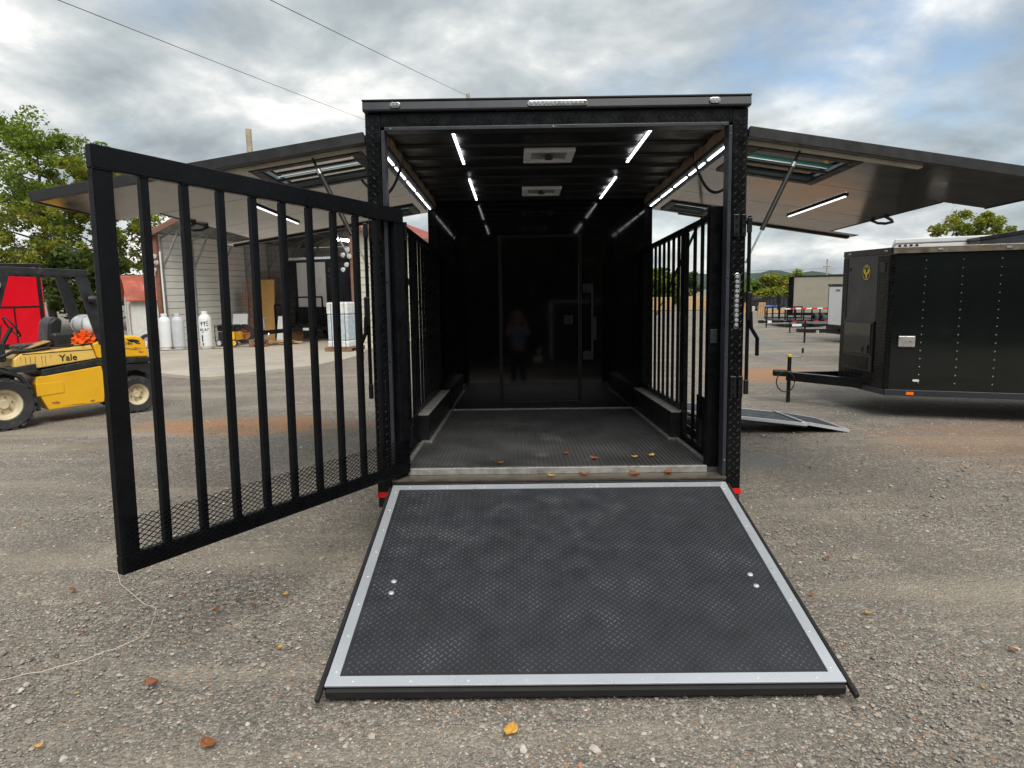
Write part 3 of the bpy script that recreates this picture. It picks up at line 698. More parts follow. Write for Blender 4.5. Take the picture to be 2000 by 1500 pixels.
# raised side doors
ZH, TH = 2.845, .155
for s in (-1, 1):
    U = Vector((s * math.cos(TH), 0, -math.sin(TH))); V = Vector((0, 1, 0)); D = Vector((s * math.sin(TH), 0, math.cos(TH))); O = Vector((s * 1.30, 0, ZH))
    P = lambda u, v, d=0: O + U * u + V * v + D * d
    def slabp(u0, u1, v0, v1, d0, d1): return MB().obox(P((u0 + u1) / 2, (v0 + v1) / 2, (d0 + d1) / 2), U * (u1 - u0) / 2, V * (v1 - v0) / 2, D * (d1 - d0) / 2)
    s1, y1, s2, y2, y3 = 2.33, 1.02, 1.97, 3.0, 3.27; ya = .0
    wins = ((.11, .86, .22, 1.0), (.10, .55, 2.62, 3.12))
    # skin panels between the seams, leaving the window openings clear
    def strip(v0, v1, umax, win=None):
        v0 += .004; v1 -= .004
        m = MB()
        if win:
            a, b, c, d = win
            m.v = []; 
            for r in ((0, a, v0, v1), (b, umax, v0, v1), (a, b, v0, c), (a, b, d, v1)):
                m.obox(P((r[0] + r[1]) / 2, (r[2] + r[3]) / 2, .003), U * (r[1] - r[0]) / 2, V * (r[3] - r[2]) / 2, D * .003)
        else: m = slabp(0, umax, v0, v1, 0, .006)
        return m
    door = MB()
    door.obox(P(s1 / 2, ya + .02, .03), U * s1 / 2, V * .02, D * .036)
    door = door.build('awning_door', 'charcoal_edge', T, bevel=.003)
    for (v0, v1, um, wn) in ((ya + .041, y1, s1, wins[0]), (y1, 1.20, s2, None), (1.20, 2.47, s2, None), (2.47, y2, s2, None)):
        pass
    strip(ya + .041, y1, s1, wins[0]).build('skin_panel', 'charcoal_metallic', door)
    strip(y1, 2.02, s2).build('skin_panel', 'charcoal_metallic', door)
    a, b, c, d = wins[1]
    strip(2.02, 2.5, s2).build('skin_panel', 'charcoal_metallic', door)
    m = MB()
    for r in ((0, a, 2.502, y3), (b, s2, 2.502, y3), (a, b, 2.502, c), (a, b, d, y3)):
        m.obox(P((r[0] + r[1]) / 2, (r[2] + r[3]) / 2, .003), U * (r[1] - r[0]) / 2, V * (r[3] - r[2]) / 2, D * .003)
    m.build('skin_panel', 'charcoal_metallic', door)
    slabp(s2, 2.30, y2 + .02, y3, 0, .006).build('skin_panel', 'charcoal_metallic', door)
    m = MB()
    for r in ((0, a, 1.2, y3), (b, s2, 1.2, y3), (a, b, 1.2, c), (a, b, d, y3)):
        m.obox(P((r[0] + r[1]) / 2, (r[2] + r[3]) / 2, .032), U * (r[1] - r[0]) / 2, V * (r[3] - r[2]) / 2, D * .025)
    a, b, c, d = wins[0]
    for r in ((0, a, ya + .041, 1.199), (b, s2, ya + .041, 1.199), (a, b, ya + .041, c), (a, b, d, 1.199), (s2, s1, ya + .041, y1)):
        m.obox(P((r[0] + r[1]) / 2, (r[2] + r[3]) / 2, .032), U * (r[1] - r[0]) / 2, V * (r[3] - r[2]) / 2, D * .025)
    m.build('outer_skin', 'black_paint', door)
    m = MB(); m.obox(P(s1 + .006, (ya + y1) / 2, .03), U * .006, V * (y1 - ya) / 2, D * .036); m.obox(P(s2 + .006, (y1 + y2) / 2, .03), U * .006, V * ((y2 - y1) / 2), D * .034)
    m.build('edge_strip', 'charcoal_edge', door)
    slabp(0, 1.25, ya + .09, ya + .15, -.018, -.001).build('seal_strip', 'pale_seal', door, bevel=.003)
    slabp(.3, 2.28, y3 - .07, y3 - .01, -.018, -.001).build('seal_strip', 'charcoal_edge', door)
    for wi, (a, b, c, d) in enumerate(wins):
        m = MB()
        for r in ((a - .03, a + .045, c - .03, d + .03), (b - .045, b + .03, c - .03, d + .03), (a + .046, b - .046, c - .03, c + .045), (a + .046, b - .046, d - .045, d + .03), (a + .046, b - .046, (c + d) / 2 - .02, (c + d) / 2 + .02)):
            m.obox(P((r[0] + r[1]) / 2, (r[2] + r[3]) / 2, -.006), U * (r[1] - r[0]) / 2, V * (r[3] - r[2]) / 2, D * .009)
        m.build('window_frame', 'decal_black', door, bevel=.006)
        slabp(a + .047, b - .047, c + .046, (c + d) / 2 - .021, .02, .026).build('window_pane', 'window_glass', door)
        slabp(a + .047, b - .047, (c + d) / 2 + .021, d - .046, .02, .026).build('window_pane', 'window_glass', door)
    slabp(1.255, 1.29, 1.22, 2.47, -.014, -.001).build('light_housing', 'decal_black', door)
    slabp(1.265, 1.280, 1.235, 2.455, -.020, -.0141).build('light_strip', 'led_dim', door)
    hv = 1.95 if s > 0 else 1.7
    MB().path([P(s2 - .03, hv - .13, -.01), P(s2 + .04, hv - .12, -.03), P(s2 + .085, hv - .06, -.035), P(s2 + .085, hv + .06, -.035), P(s2 + .04, hv + .12, -.03), P(s2 - .03, hv + .13, -.01)], .014, 8).build('pull_handle', 'decal_black', door, smooth=True)
    # gas struts
    for yy, u, zb in ((.075, .40, 2.0), (3.12, .55, 1.6)):
        A_, B_ = P(u, yy + (.04 if yy < 1 else 0), -.02), Vector((s * 1.312, yy - .03, zb)); c = A_.lerp(B_, .70); c0 = A_.lerp(B_, .10); c1 = A_.lerp(B_, .14)
        st = MB().tube(c1, c, .0165, n=12).build('gas_strut', 'decal_black', door, smooth=True)
        MB().tube(A_, c0, .009, n=8).build('strut_end', 'decal_black', door)
        MB().tube(c0, c1, .0175, n=12).build('strut_label', 'rim_grey', door, smooth=True)
        MB().tube(c, B_, .007, n=8).build('strut_rod', 'rim_grey', door, smooth=True)
# side ramp folded out of the right wall
sr = MB().beam((1.30, 4.11, .46), (3.32, 4.11, .225), 1.0, .05)
sr = sr.build('side_ramp', 'black_paint', T, bevel=.004)
def sramp(a, b, y0, y1):
    a, b = Vector(a), Vector(b); d = (b - a).normalized(); n = Vector((-d.z, 0, d.x)); n = n if n.z > 0 else -n; l = (b - a).length; m = (a + b) / 2
    MB().obox(m + Vector((0, (y0 + y1) / 2, 0)) + n * .028, d * (l / 2 - .05), (0, (y1 - y0) / 2 - .05, 0), n * .003).build('ramp_mat', 'rubber', sr)
    for yy in (y0 + .025, y1 - .025): MB().obox(m + Vector((0, yy + (-.004 if yy < (y0 + y1) / 2 else .004), 0)) + n * .016, d * l / 2, (0, .027, 0), n * .018).build('edge_trim', 'aluminium', sr)
    for t in (.025, l - .025): MB().obox(a + d * t + Vector((0, (y0 + y1) / 2, 0)) + n * .030, d * .025, (0, (y1 - y0) / 2 - .051, 0), n * .005).build('edge_trim', 'aluminium', sr)
sramp((1.30, 0, .46), (3.32, 0, .225), 3.61, 4.61)
MB().beam((3.26, 4.12, .262), (3.86, 4.12, .15), .96, .022).build('ramp_flap', 'black_paint', sr)
sramp((3.26, 0, .247), (3.86, 0, .135), 3.64, 4.60)

# ------------------------------------------------------------------ vegetation
def leaf_cloud(centres, radii, per, size, name, m, flat=.8):
    n = len(centres) * per
    C = np.repeat(np.array(centres, float), per, 0); Rr = np.repeat(np.array(radii, float), per)
    d = RNG.normal(size=(n, 3)); d /= np.linalg.norm(d, axis=1)[:, None]
    p = C + d * (Rr * RNG.random(n) ** .45)[:, None] * np.array([1, 1, flat])
    a = RNG.normal(size=(n, 3)); a[:, 2] *= .6; a /= np.linalg.norm(a, axis=1)[:, None]
    b = np.cross(a, RNG.normal(size=(n, 3))); b /= np.linalg.norm(b, axis=1)[:, None]
    s = size * (.6 + .8 * RNG.random(n)); a *= s[:, None]; b *= (s * .55)[:, None]
    V = np.stack([p - a, p + b * .9, p + a, p - b * .9], 1).reshape(-1, 3)
    me = bpy.data.meshes.new(name); me.vertices.add(len(V)); me.vertices.foreach_set('co', V.ravel())
    me.loops.add(4 * n); me.loops.foreach_set('vertex_index', np.arange(4 * n, dtype=np.int32))
    me.polygons.add(n); me.polygons.foreach_set('loop_start', np.arange(0, 4 * n, 4, dtype=np.int32)); me.polygons.foreach_set('loop_total', np.full(n, 4, dtype=np.int32))
    me.update(calc_edges=True)
    cl = np.repeat(RNG.random(len(centres)), per)
    t = np.repeat(np.clip(.55 * cl + .45 * RNG.random(n), 0, 1), 4)
    at = me.attributes.new('tint', 'FLOAT', 'POINT'); at.data.foreach_set('value', t)
    me.materials.append(M[m]); return me
def tree(name, label, loc, h, cr, m, base=.25, limbs=13, per=70, size=.13, trunk_r=.2, seed=1, group=None, cat='tree', lean=0, cl=5, clr=.16):
    rr = random.Random(seed); root = thing(name, label, cat, loc, 0, group)
    tr = MB(); top = Vector((lean, 0, h * .86)); pts = [Vector((0, 0, -.1))]
    for i in range(1, 9): t = i / 8; pts.append(Vector((lean * t * t + rr.uniform(-.12, .12), rr.uniform(-.12, .12), h * .86 * t)))
    for i in range(8): tr.tube(pts[i], pts[i + 1], trunk_r * (1 - i / 9), trunk_r * (1 - (i + 1) / 9), 8, cap=False)
    cen, rads = [], []
    for k in range(limbs):
        f = base + (1 - base) * (k + .5) / limbs; f = min(.97, f + rr.uniform(-.04, .04)); i = min(7, int(f * 8)); o = pts[i].lerp(pts[i + 1], f * 8 - i)
        a = k * 2.4 + rr.uniform(-.4, .4)
        prof = math.sin(math.pi * min(1, (f - base * .6) / (1.04 - base * .6))) ** .7
        ln = cr * (.28 + .75 * prof) * rr.uniform(.75, 1.1)
        e = o + Vector((math.cos(a) * ln, math.sin(a) * ln, ln * rr.uniform(.15, .55)))
        mid = o.lerp(e, .5) + Vector((0, 0, -.05 * ln)); r0 = trunk_r * .42 * (1 - .6 * f)
        tr.tube(o, mid, r0, r0 * .6, 6, cap=False); tr.tube(mid, e, r0 * .6, r0 * .2, 6, cap=False)
        for j in range(cl):
            t = .35 + .65 * (j + rr.random()) / cl; c = (o.lerp(mid, t * 2) if t < .5 else mid.lerp(e, t * 2 - 1))
            g = c + Vector((rr.gauss(0, 1), rr.gauss(0, 1), rr.gauss(.1, .8))) * ln * .24
            tr.tube(c, g, r0 * .3, r0 * .08, 4, cap=False)
            cen.append(g); rads.append(cr * clr * rr.uniform(.7, 1.45))
    cen.append(Vector((lean, 0, h * .93))); rads.append(cr * .2)
    tr.build('trunk', 'bark', root, smooth=True)
    put('crown', leaf_cloud(cen, rads, per, size, 'crown', m), root)
    return root
TL = 'broadleaf trees behind the forklift and sheds'
tree('broadleaf_tree', 'tallest leafy green tree at the left edge, above the red trailer', (-26.9, 40, 0), 12.9, 4.0, 'leaf_green', .18, 26, 130, .115, .24, 31, TL, cl=7, clr=.135)
tree('broadleaf_tree', 'second leafy tree, just left of the open gate\'s top corner', (-22.6, 38.5, 0), 9.6, 3.0, 'leaf_olive', .22, 22, 110, .11, .2, 55, TL, cl=6, clr=.135)
tree('broadleaf_tree', 'thin open-branched tree with sky showing through, between gate stile and metal garage', (-19.6, 42, 0), 7.9, 2.7, 'leaf_green', .26, 17, 85, .11, .17, 8, TL, clr=.13)
tree('broadleaf_tree', 'low yellow-green tree behind the red trailer and forklift roof', (-26.2, 34, 0), 7.2, 3.2, 'leaf_olive', .22, 20, 110, .11, .2, 9, TL, clr=.14)
tree('broadleaf_tree', 'round dark bush behind the forklift, beside the rusty shed', (-22.4, 36, 0), 4.2, 2.4, 'leaf_dark', .1, 13, 110, .15, .14, 12, TL, clr=.24)
tree('broadleaf_tree', 'green tree crown showing over the metal garage roof edge', (-17.6, 45, 0), 8.4, 2.6, 'leaf_green', .33, 15, 100, .11, .16, 14, TL, clr=.14)
TRG = 'trees and bushes beyond the far end of the yard'
tree('broadleaf_tree', 'yellow-green tree standing behind the white trailer roof', (26.6, 40, 0), 6.0, 2.3, 'leaf_olive', .35, 17, 110, .10, .16, 21, TRG, clr=.15)
tree('bush', 'bright green bush left of the tan trailer, above the black dump trailers', (24.0, 60, 0), 2.5, 1.7, 'leaf_olive', .05, 14, 110, .16, .12, 22, TRG, 'bush', clr=.26)
tree('bush', 'rounded green bush nearest the trailer post, beyond the dump trailers', (20.8, 61, 0), 1.75, 1.7, 'leaf_green', .05, 13, 110, .16, .12, 23, TRG, 'bush', clr=.26)
tree('bush', 'low yellow-green bush between the two larger bushes, behind the dump trailers', (22.5, 58, 0), 1.35, 1.2, 'leaf_olive', .05, 10, 100, .14, .1, 24, TRG, 'bush', clr=.28)
tree('bush', 'small yellow tree top showing left of the charcoal V-nose trailer', (33.0, 62, 0), 3.2, 1.5, 'leaf_olive', .2, 12, 90, .15, .12, 25, TRG, 'bush', clr=.24)
tree('broadleaf_tree', 'green tree seen between the bars of the right side railing', (13.6, 62, 0), 3.4, 1.8, 'leaf_green', .2, 13, 100, .16, .14, 27, TRG, clr=.22)
tree('broadleaf_tree', 'darker green tree seen through the railing, left of the lighter one', (16.9, 70, 0), 3.0, 2.2, 'leaf_dark', .15, 13, 100, .16, .14, 28, TRG, clr=.24)
for i, (x, y, h, c, mm, lb) in enumerate(((-7, -15, 9, 4.4, 'leaf_green', 'leafy tree mirrored at the left of the glossy partition'), (-1.5, -16, 10, 4.6, 'leaf_dark', 'dark leafy tree mirrored in the middle of the glossy partition'), (4, -15.5, 9.5, 4.4, 'leaf_green', 'leafy tree mirrored above the partition door latch'), (9.5, -15, 9, 4.5, 'leaf_olive', 'olive leafy tree mirrored at the right of the glossy partition'))):
    tree('broadleaf_tree', lb, (x, y, 0), h, c, mm, .04, 22, 120, .34, .25, 40 + i, 'trees behind the photographer', clr=.3)

# ------------------------------------------------------------------ poles and wires
def utility_pole(label, x, y, h, r=.13, arm=None, rot=0.0):
    o = thing('utility_pole', label, 'pole', (x, y, 0), rot, 'wooden utility poles')
    MB().tube((0, 0, -.2), (0, 0, h), r * 1.15, r, 12).build('pole', 'old_pole', o, smooth=True)
    if arm:
        MB().beam((-arm, 0, h - .75), (arm, 0, h - .75), .1, .12).build('cross_arm', 'grey_wood', o)
        for k in (-.9, -.3, .3, .9): MB().lathe([(.03, 0), (.05, .05), (.03, .09), (.04, .13), (0, .16)], (arm * k, 0, h - .68), (0, 0, 1), 10).build('insulator', 'white_plastic', o)
    return o
utility_pole('bare pale wooden post rising behind the left awning door', -12.9, 35, 9.95, .14)
utility_pole('distant wooden pole with cross arm above the tan trailer', 32.5, 70, 4.35, .07, .45, .3)
utility_pole('wooden pole whose top just shows over the black trailer roof', -3.3, 60, 18.3, .16, .8, .2)
utility_pole('distant bare pole seen through the bars of the right railing', 14.2, 57, 4.6, .12)
def wire(label, a, b, sag, r):
    a, b = Vector(a), Vector(b)
    tag(MB().path([a.lerp(b, t / 24) - Vector((0, 0, sag * 4 * (t / 24) * (1 - t / 24))) for t in range(25)], r, 5).build('power_line', 'wire'), label, 'wire', 'overhead wires')
wire('upper overhead wire running to the pole top over the black trailer', (-10.7, 5, 8.4), (-3.27, 60, 18.12), .1, .014)
wire('lower overhead wire crossing the sky left of the trailer roof', (-16.5, 5, 9.3), (-10.9, 86, 20.2), .15, .014)
wire('faint power line crossing the blue sky above the tan trailer', (14, 70, 3.3), (60, 78, 4.6), .4, .012)
wire('low power line crossing in front of the wooded hill', (14, 72, 2.2), (60, 78, 2.9), .2, .012)

# ------------------------------------------------------------------ forklift
def wheel(parent, c, ax, R, wdt, rimr, n=26, lugs=18, rimm='rim_cream'):
    c, ax = Vector(c), Vector(ax).normalized()
    t = MB().lathe([(rimr, -wdt * .42), (R * .9, -wdt * .5), (R * .965, -wdt * .4), (R * .965, wdt * .4), (R * .9, wdt * .5), (rimr, wdt * .42), (rimr, -wdt * .42)], c, ax, n, False)
    a = ax.orthogonal().normalized(); b = ax.cross(a)
    for i in range(lugs):
        for sgn in (-1, 1):
            g = 2 * math.pi * (i + (.25 if sgn > 0 else -.25)) / lugs; rd_ = a * math.cos(g) + b * math.sin(g); tg = -a * math.sin(g) + b * math.cos(g)
            t.obox(c + rd_ * R * .955 + ax * sgn * wdt * .24, rd_ * R * .045, tg * R * .095, (ax + tg * .35 * sgn) * wdt * .24)
    w_ = t.build('wheel', 'tyre', parent, smooth=True)
    MB().lathe([(0.0, wdt * .20), (rimr * .28, wdt * .22), (rimr * .34, wdt * .10), (rimr * .72, wdt * .06), (rimr * .86, wdt * .30), (rimr * 1.04, wdt * .43), (rimr * 1.04, wdt * .30)], c, ax, n, False).build('rim', rimm, w_, smooth=True)
    q = MB()
    for i in range(6):
        g = i * 1.047; p = c + (a * math.cos(g) + b * math.sin(g)) * rimr * .5 + ax * wdt * .09; q.tube(p, p + ax * .018, .014, .011, 6)
    q.build('lug_nuts', 'rust', w_, kind='stuff')
    return w_
def forklift():
    hd_ = math.atan2(-.77, -.64)
    F = thing('forklift', 'worn yellow forklift with black overhead guard parked on the gravel', 'forklift', (-6.37, 10.95, 0), hd_)
    X, Z = (1, 0, 0), (0, 0, 1)
    def side(pts, y0, y1, name, m, par=F, bev=.012): return MB().prism(pts, (0, y0, 0), X, Z, (0, y1 - y0, 0)).build(name, m, par, bevel=bev)
    for x, y, R, wdt, rr in ((1.74, .46, .37, .24, .21), (1.74, -.46, .37, .24, .21), (0, .47, .29, .19, .165), (0, -.47, .29, .19, .165)):
        wheel(F, (x, y, R * .99), (0, 1 if y > 0 else -1, 0), R, wdt, rr)
    hood = side([(1.56, .80), (1.55, .98), (1.46, 1.05), (1.2, 1.06), (.56, 1.11), (.50, .90)], -.45, .45, 'hood', 'fork_pale', bev=.014)
    B(.55, 1.45, .4505, .452, 1.035, 1.047).build('hood_seam', 'decal_black', hood)
    side([(1.24, .705), (1.24, .80), (.49, .895), (-.27, .86), (-.27, .775), (.46, .79)], -.462, .462, 'black_band', 'fork_black')
    cw = side([(.49, .90), (.54, 1.13), (.34, 1.20), (-.05, 1.215), (-.16, 1.19), (-.22, 1.10), (-.26, .865)], -.455, .455, 'counterweight', 'fork_yellow', bev=.022)
    side([(.45, .785), (-.265, .77), (-.29, .42), (-.22, .42), (-.19, .60), (-.06, .66), (.14, .66), (.27, .58), (.34, .44), (.36, .30), (.44, .30)], -.44, .44, 'rear_frame', 'fork_black')
    side([(1.33, .60), (1.31, .70), (.45, .785), (.44, .72), (.40, .55), (.46, .22), (1.20, .20), (1.30, .45)], -.455, .458, 'lower_side_panel', 'fork_yellow', bev=.015)
    side([(1.33, .60), (1.33, .42), (.98, .44), (.98, .60)], .459, .466, 'step_recess', 'fork_yellow')
    st = side([(1.30, .79), (1.62, .80), (1.66, .86), (1.30, .90)], .15, .49, 'cowl_step', 'fork_black')
    MB().path([(1.95, .48, .83), (1.75, .48, .84), (1.52, .48, .74), (1.42, .48, .58), (1.33, .48, .22)], .035, 8).build('front_fender', 'fork_black', F)
    B(1.3, 1.95, .3, .50, .79, .815).build('fender_plate', 'fork_black', F)
    # overhead guard
    for s in (-1, 1):
        MB().beam((1.97, s * .43, .80), (1.54, s * .43, 2.19), .09, .11, up=(1, 0, 0)).build('guard_pillar', 'fork_black', F, bevel=.01)
        MB().beam((.38, s * .43, 1.12), (.60, s * .43, 2.15), .15, .08, up=(0, 1, 0)).build('guard_pillar', 'fork_black', F, bevel=.01)
        MB().beam((1.60, s * .43, 2.225), (.52, s * .43, 2.185), .09, .10).build('roof_rail', 'fork_black', F, bevel=.01)
    for i in range(7): MB().beam((1.5 - i * .155, -.40, 2.20), (1.5 - i * .155, .40, 2.20), .035, .03).build('roof_slat', 'fork_black', F)
    MB().beam((1.56, -.40, 2.215), (1.56, .40, 2.215), .06, .07).build('roof_slat', 'fork_black', F)
    MB().beam((.55, -.40, 2.185), (.55, .40, 2.185), .07, .07).build('roof_slat', 'fork_black', F)
    lamp = MB().lathe([(.045, -.07), (.075, -.05), (.08, .01), (.06, .04), (0, .05)], (1.70, .50, 2.02), (.7, .6, 0), 16).build('work_lamp', 'pale_seal', F, smooth=True)
    MB().lathe([(.05, -.05), (.06, 0), (.05, .05), (0, .07)], (.50, .51, 1.80), (-1, .3, 0), 12).build('rear_lamp', 'fork_black', F, smooth=True)
    # seat, wheel, levers, clutter stays separate
    sb = side([(1.42, 1.08), (1.44, 1.15), (1.02, 1.17), (.96, 1.10)], -.24, .24, 'seat', 'seat_vinyl', bev=.03)
    side([(1.06, 1.16), (.90, 1.17), (.83, 1.50), (.92, 1.56), (1.02, 1.48)], -.24, .24, 'backrest', 'seat_vinyl', sb, bev=.04)
    B(.74, 1.02, .20, .36, 1.10, 1.32).build('armrest_box', 'seat_vinyl', F, bevel=.04)
    MB().path([(1.42 + .17 * math.cos(t) * .5, .17 * math.sin(t) * 1.0, 1.42 + .17 * math.cos(t) * .85) for t in [i * .393 for i in range(17)]], .013, 6).build('steering_wheel', 'fork_black', F, smooth=True)
    MB().tube((1.66, 0, 1.0), (1.42, 0, 1.42), .03, n=8).build('steering_column', 'fork_black', F)
    B(1.62, 1.80, -.40, .40, .95, 1.22).build('dash', 'fork_black', F, bevel=.02)
    for k in range(3): MB().path([(1.55, -.1 + k * .09 - .25, 1.2), (1.5, -.1 + k * .09 - .25, 1.45)], .01).build('lever', 'fork_black', F)
    MB().beam((1.7, .36, 1.0), (1.35, .40, 1.16), .05, .03).build('brake_pedal_arm', 'fork_black', F)
    tank = MB().lathe([(.0, -.42), (.10, -.40), (.155, -.32), (.155, .30), (.10, .38), (.05, .40), (.05, .44), (0, .44)], (.42, .02, 1.40), (0, 1, 0), 20).build('gas_bottle', 'white_tank', F, smooth=True)
    for yy in (-.2, .2): MB().lathe([(.157, -.025), (.166, -.02), (.166, .02), (.157, .025)], (.42, yy, 1.40), (0, 1, 0), 20).build('bottle_strap', 'rim_grey', tank)
    B(.24, .60, -.4, .4, 1.14, 1.245).build('bottle_cradle', 'fork_black', F)
    # mast and forks at the front
    for s in (-1, 1):
        B(2.16, 2.30, s * .30, s * .40, .12, 2.35).build('mast_rail', 'fork_black', F, bevel=.006)
        B(2.44, 2.49, s * .22, s * .34, .08, .60).build('fork_arm', 'fork_black', F); B(2.44, 3.45, s * .22, s * .34, .04, .078).build('fork_arm', 'fork_black', F)
        MB().tube((2.05, s * .22, .3), (2.05, s * .22, 2.1), .035, n=10).build('lift_cylinder', 'rim_grey', F)
    for z in (.25, .52): B(2.31, 2.43, -.48, .48, z - .05, z + .05).build('carriage_bar', 'fork_black', F)
    B(2.17, 2.29, -.29, .29, 2.24, 2.34).build('mast_head', 'fork_black', F)
    B(1.55, 2.15, -.38, .38, .25, .82).build('front_frame', 'fork_black', F)
    # oil streaks, scuffs, hoses and a plate
    for k in range(7):
        x = 1.46 - k * .06 + random.uniform(-.025, .025); l = random.choice((.04, .07, .16, .19))
        MB().prism([(x, 1.0), (x + .006, 1.0), (x + .004, 1.0 - l), (x + .002, 1.0 - l)], (0, .4506, 0), X, Z, (0, .0012, 0)).build('oil_streak', 'fork_black', hood)
    for x, z, a, b in ((-.05, 1.13, .10, .03), (-.10, 1.09, .07, .025), (.02, 1.15, .06, .02), (-.02, 1.00, .16, .016), (-.14, .95, .05, .02), (-.10, 1.01, .09, .012)):
        pt = [(x + math.cos(t) * a * random.uniform(.45, 1), z + math.sin(t) * b * random.uniform(.4, 1) + .15 * math.cos(t) * a) for t in [i * .628 for i in range(10)]]
        MB().prism(pt, (0, .4552, 0), X, Z, (0, .0014, 0)).build('scuff', 'rust' if z < 1.05 else 'fork_black', cw)
    for x, z, a, b in ((1.1, .30, .07, .03), (.62, .26, .05, .02), (1.12, .50, .16, .008), (.85, .24, .2, .008)):
        pt = [(x + math.cos(t) * a * random.uniform(.5, 1), z + math.sin(t) * b * random.uniform(.4, 1)) for t in [i * .628 for i in range(10)]]
        MB().prism(pt, (0, .4582, 0), X, Z, (0, .0014, 0)).build('scuff', 'rust', F)
    MB().path([(1.75, .40, 1.0), (1.55, .44, 1.10), (1.30, .42, 1.09), (1.1, .44, 1.12)], .016, 6).build('hose', 'fork_black', F, smooth=True)
    MB().path([(.75, .34, 1.15), (.55, .40, 1.22), (.42, .42, 1.36)], .014, 6).build('hose', 'fork_black', F, smooth=True)
    B(.60, .72, .4625, .468, .80, .85).build('panel_catch', 'fork_black', F, bevel=.004)
    # lettering on the left flank
    me = text_mesh('Yale', .135, .001, 'decal_black')
    t = put('lettering', me, F); t.matrix_local = frame3((-1, 0, 0), (0, 0, 1), (.88, .4535, .945)) @ Matrix.Identity(4)
    me = text_mesh('0160', .075, .001, 'decal_black')
    t = put('lettering', me, F); t.matrix_local = frame3((-1, 0, 0), (0, 0, 1), (.05, .4585, 1.10))
    return F
forklift()
# orange vest and cardboard on the forklift
FM = Matrix.Translation((-6.37, 10.95, 0)) @ Matrix.Rotation(math.atan2(-.77, -.64), 4, 'Z')
def heap(name, label, cat, M4, rx_, ry_, rz_, m, n=13, amp=.3, seed=3, flat=0.0):
    rr = np.random.default_rng(seed); mb = MB(); ph_ = rr.random((6, 3)) * 6.28; fr = rr.uniform(2, 9, (6, 3)) * rr.choice([-1, 1], (6, 3))
    for i in range(n + 1):
        for j in range(2 * n):
            th, p = math.pi * i / n, math.pi * j / n; d = np.array([math.sin(th) * math.cos(p), math.sin(th) * math.sin(p), math.cos(th)])
            k = 1 + amp * sum(math.sin(fr[q] @ d * 1.6 + ph_[q, 0]) for q in range(6)) / 2.2
            v = d * k * (rx_, ry_, rz_); v[2] = max(v[2], -rz_ * .5); mb.v.append(tuple(v))
    for i in range(n):
        for j in range(2 * n): j2 = (j + 1) % (2 * n); mb.f.append((i * 2 * n + j, (i + 1) * 2 * n + j, (i + 1) * 2 * n + j2, i * 2 * n + j2))
    o = mb.build(name, m, smooth=False); o.matrix_world = M4; return tag(o, label, cat)
heap('safety_vest', 'crumpled bright orange vest lying on the forklift hood', 'vest', FM @ Matrix.Translation((.60, .33, 1.19)), .15, .10, .10, 'orange_fabric', 18, .42, 5)
cb_ = tag(B(-.22, .22, -.15, .15, 0, .012).build('cardboard_sheet', 'cardboard'), 'bent cardboard piece on the forklift floor before the seat', 'cardboard'); cb_.matrix_world = FM @ Matrix.Translation((1.28, .25, 1.13)) @ Matrix.Rotation(.3, 4, 'Y')

# ------------------------------------------------------------------ left background: red trailer, bin, shed
def red_trailer():
    o = thing('red_trailer', 'glossy red enclosed trailer with black trim behind the forklift', 'trailer', (-13.72, 20.0, 0), rad(35))
    B(-6.0, 0, 0, 2.4, .5, 2.72).build('body', 'red_paint', o, bevel=.02)
    B(-6.02, .02, -.02, 2.42, 2.721, 2.82).build('roof_trim', 'black_paint', o, bevel=.01)
    for x in (-.13, -1.35): B(x, x + .10, -.012, -.002, .52, 2.715).build('corner_trim', 'black_paint', o)
    B(-1.24, -.14, -.010, -.002, 1.55, 1.60).build('door_trim', 'black_paint', o); B(-.75, -.71, -.010, -.002, .55, 1.549).build('door_trim', 'black_paint', o)
    B(-6.0, .01, -.01, 2.41, .36, .499).build('frame', 'black_paint', o)
    for x in (-3.4, -2.6): wheel(o, (x, .1, .34), (0, -1, 0), .34, .2, .19, lugs=0, rimm='rim_grey')
red_trailer()
bn = thing('waste_bin', 'blue plastic bin standing between red trailer and trees', 'bin', (-12.55, 20.3, 0), .2)
MB().prism([(-.25, 0), (.25, 0), (.33, 1.25), (-.33, 1.25)], (0, -.3, 0), (1, 0, 0), (0, 0, 1), (0, .6, 0)).build('body', 'blue_plastic', bn, bevel=.02)
B(-.36, .36, -.35, .35, 1.251, 1.31).build('lid', 'blue_plastic', bn, bevel=.02)
def shed():
    o = thing('shed', 'old white shed with a rusty red gambrel roof beside the garage', 'shed', (-18.0, 31.7, 0), rad(-55))
    prof = [(0, 0), (2.4, 0), (2.4, 1.75), (1.9, 2.35), (1.2, 2.62), (.5, 2.35), (0, 1.75)]
    MB().prism(prof, (0, 0, 0), (1, 0, 0), (0, 0, 1), (0, 3.6, 0)).build('wall', 'shed_white', o)
    rf = MB()
    for a, b in (((2.62, 1.60), (1.98, 2.40)), ((1.98, 2.40), (1.2, 2.70)), ((1.2, 2.70), (.42, 2.40)), ((.42, 2.40), (-.22, 1.60))):
        rf.prism([a, b, (b[0], b[1] + .05), (a[0], a[1] + .05)], (0, -.2, 0), (1, 0, 0), (0, 0, 1), (0, 4.0, 0))
    rf.build('roof', 'rust_roof', o)
    d = B(.65, 1.25, -.03, -.002, .05, 1.75).build('door', 'white_paint', o, bevel=.006)
    MB().tube((.74, -.06, .95), (.74, -.031, .95), .03, n=8).build('handle', 'rim_grey', d)
    for x in (.08, .56, 1.28, 1.75, 2.2): B(x, x + .05, -.02, -.002, .05, 1.8).build('batten', 'shed_white', o)
    B(1.9, 1.98, -.024, -.003, .1, 1.5).build('rust_streak_board', 'rust', o)
shed()
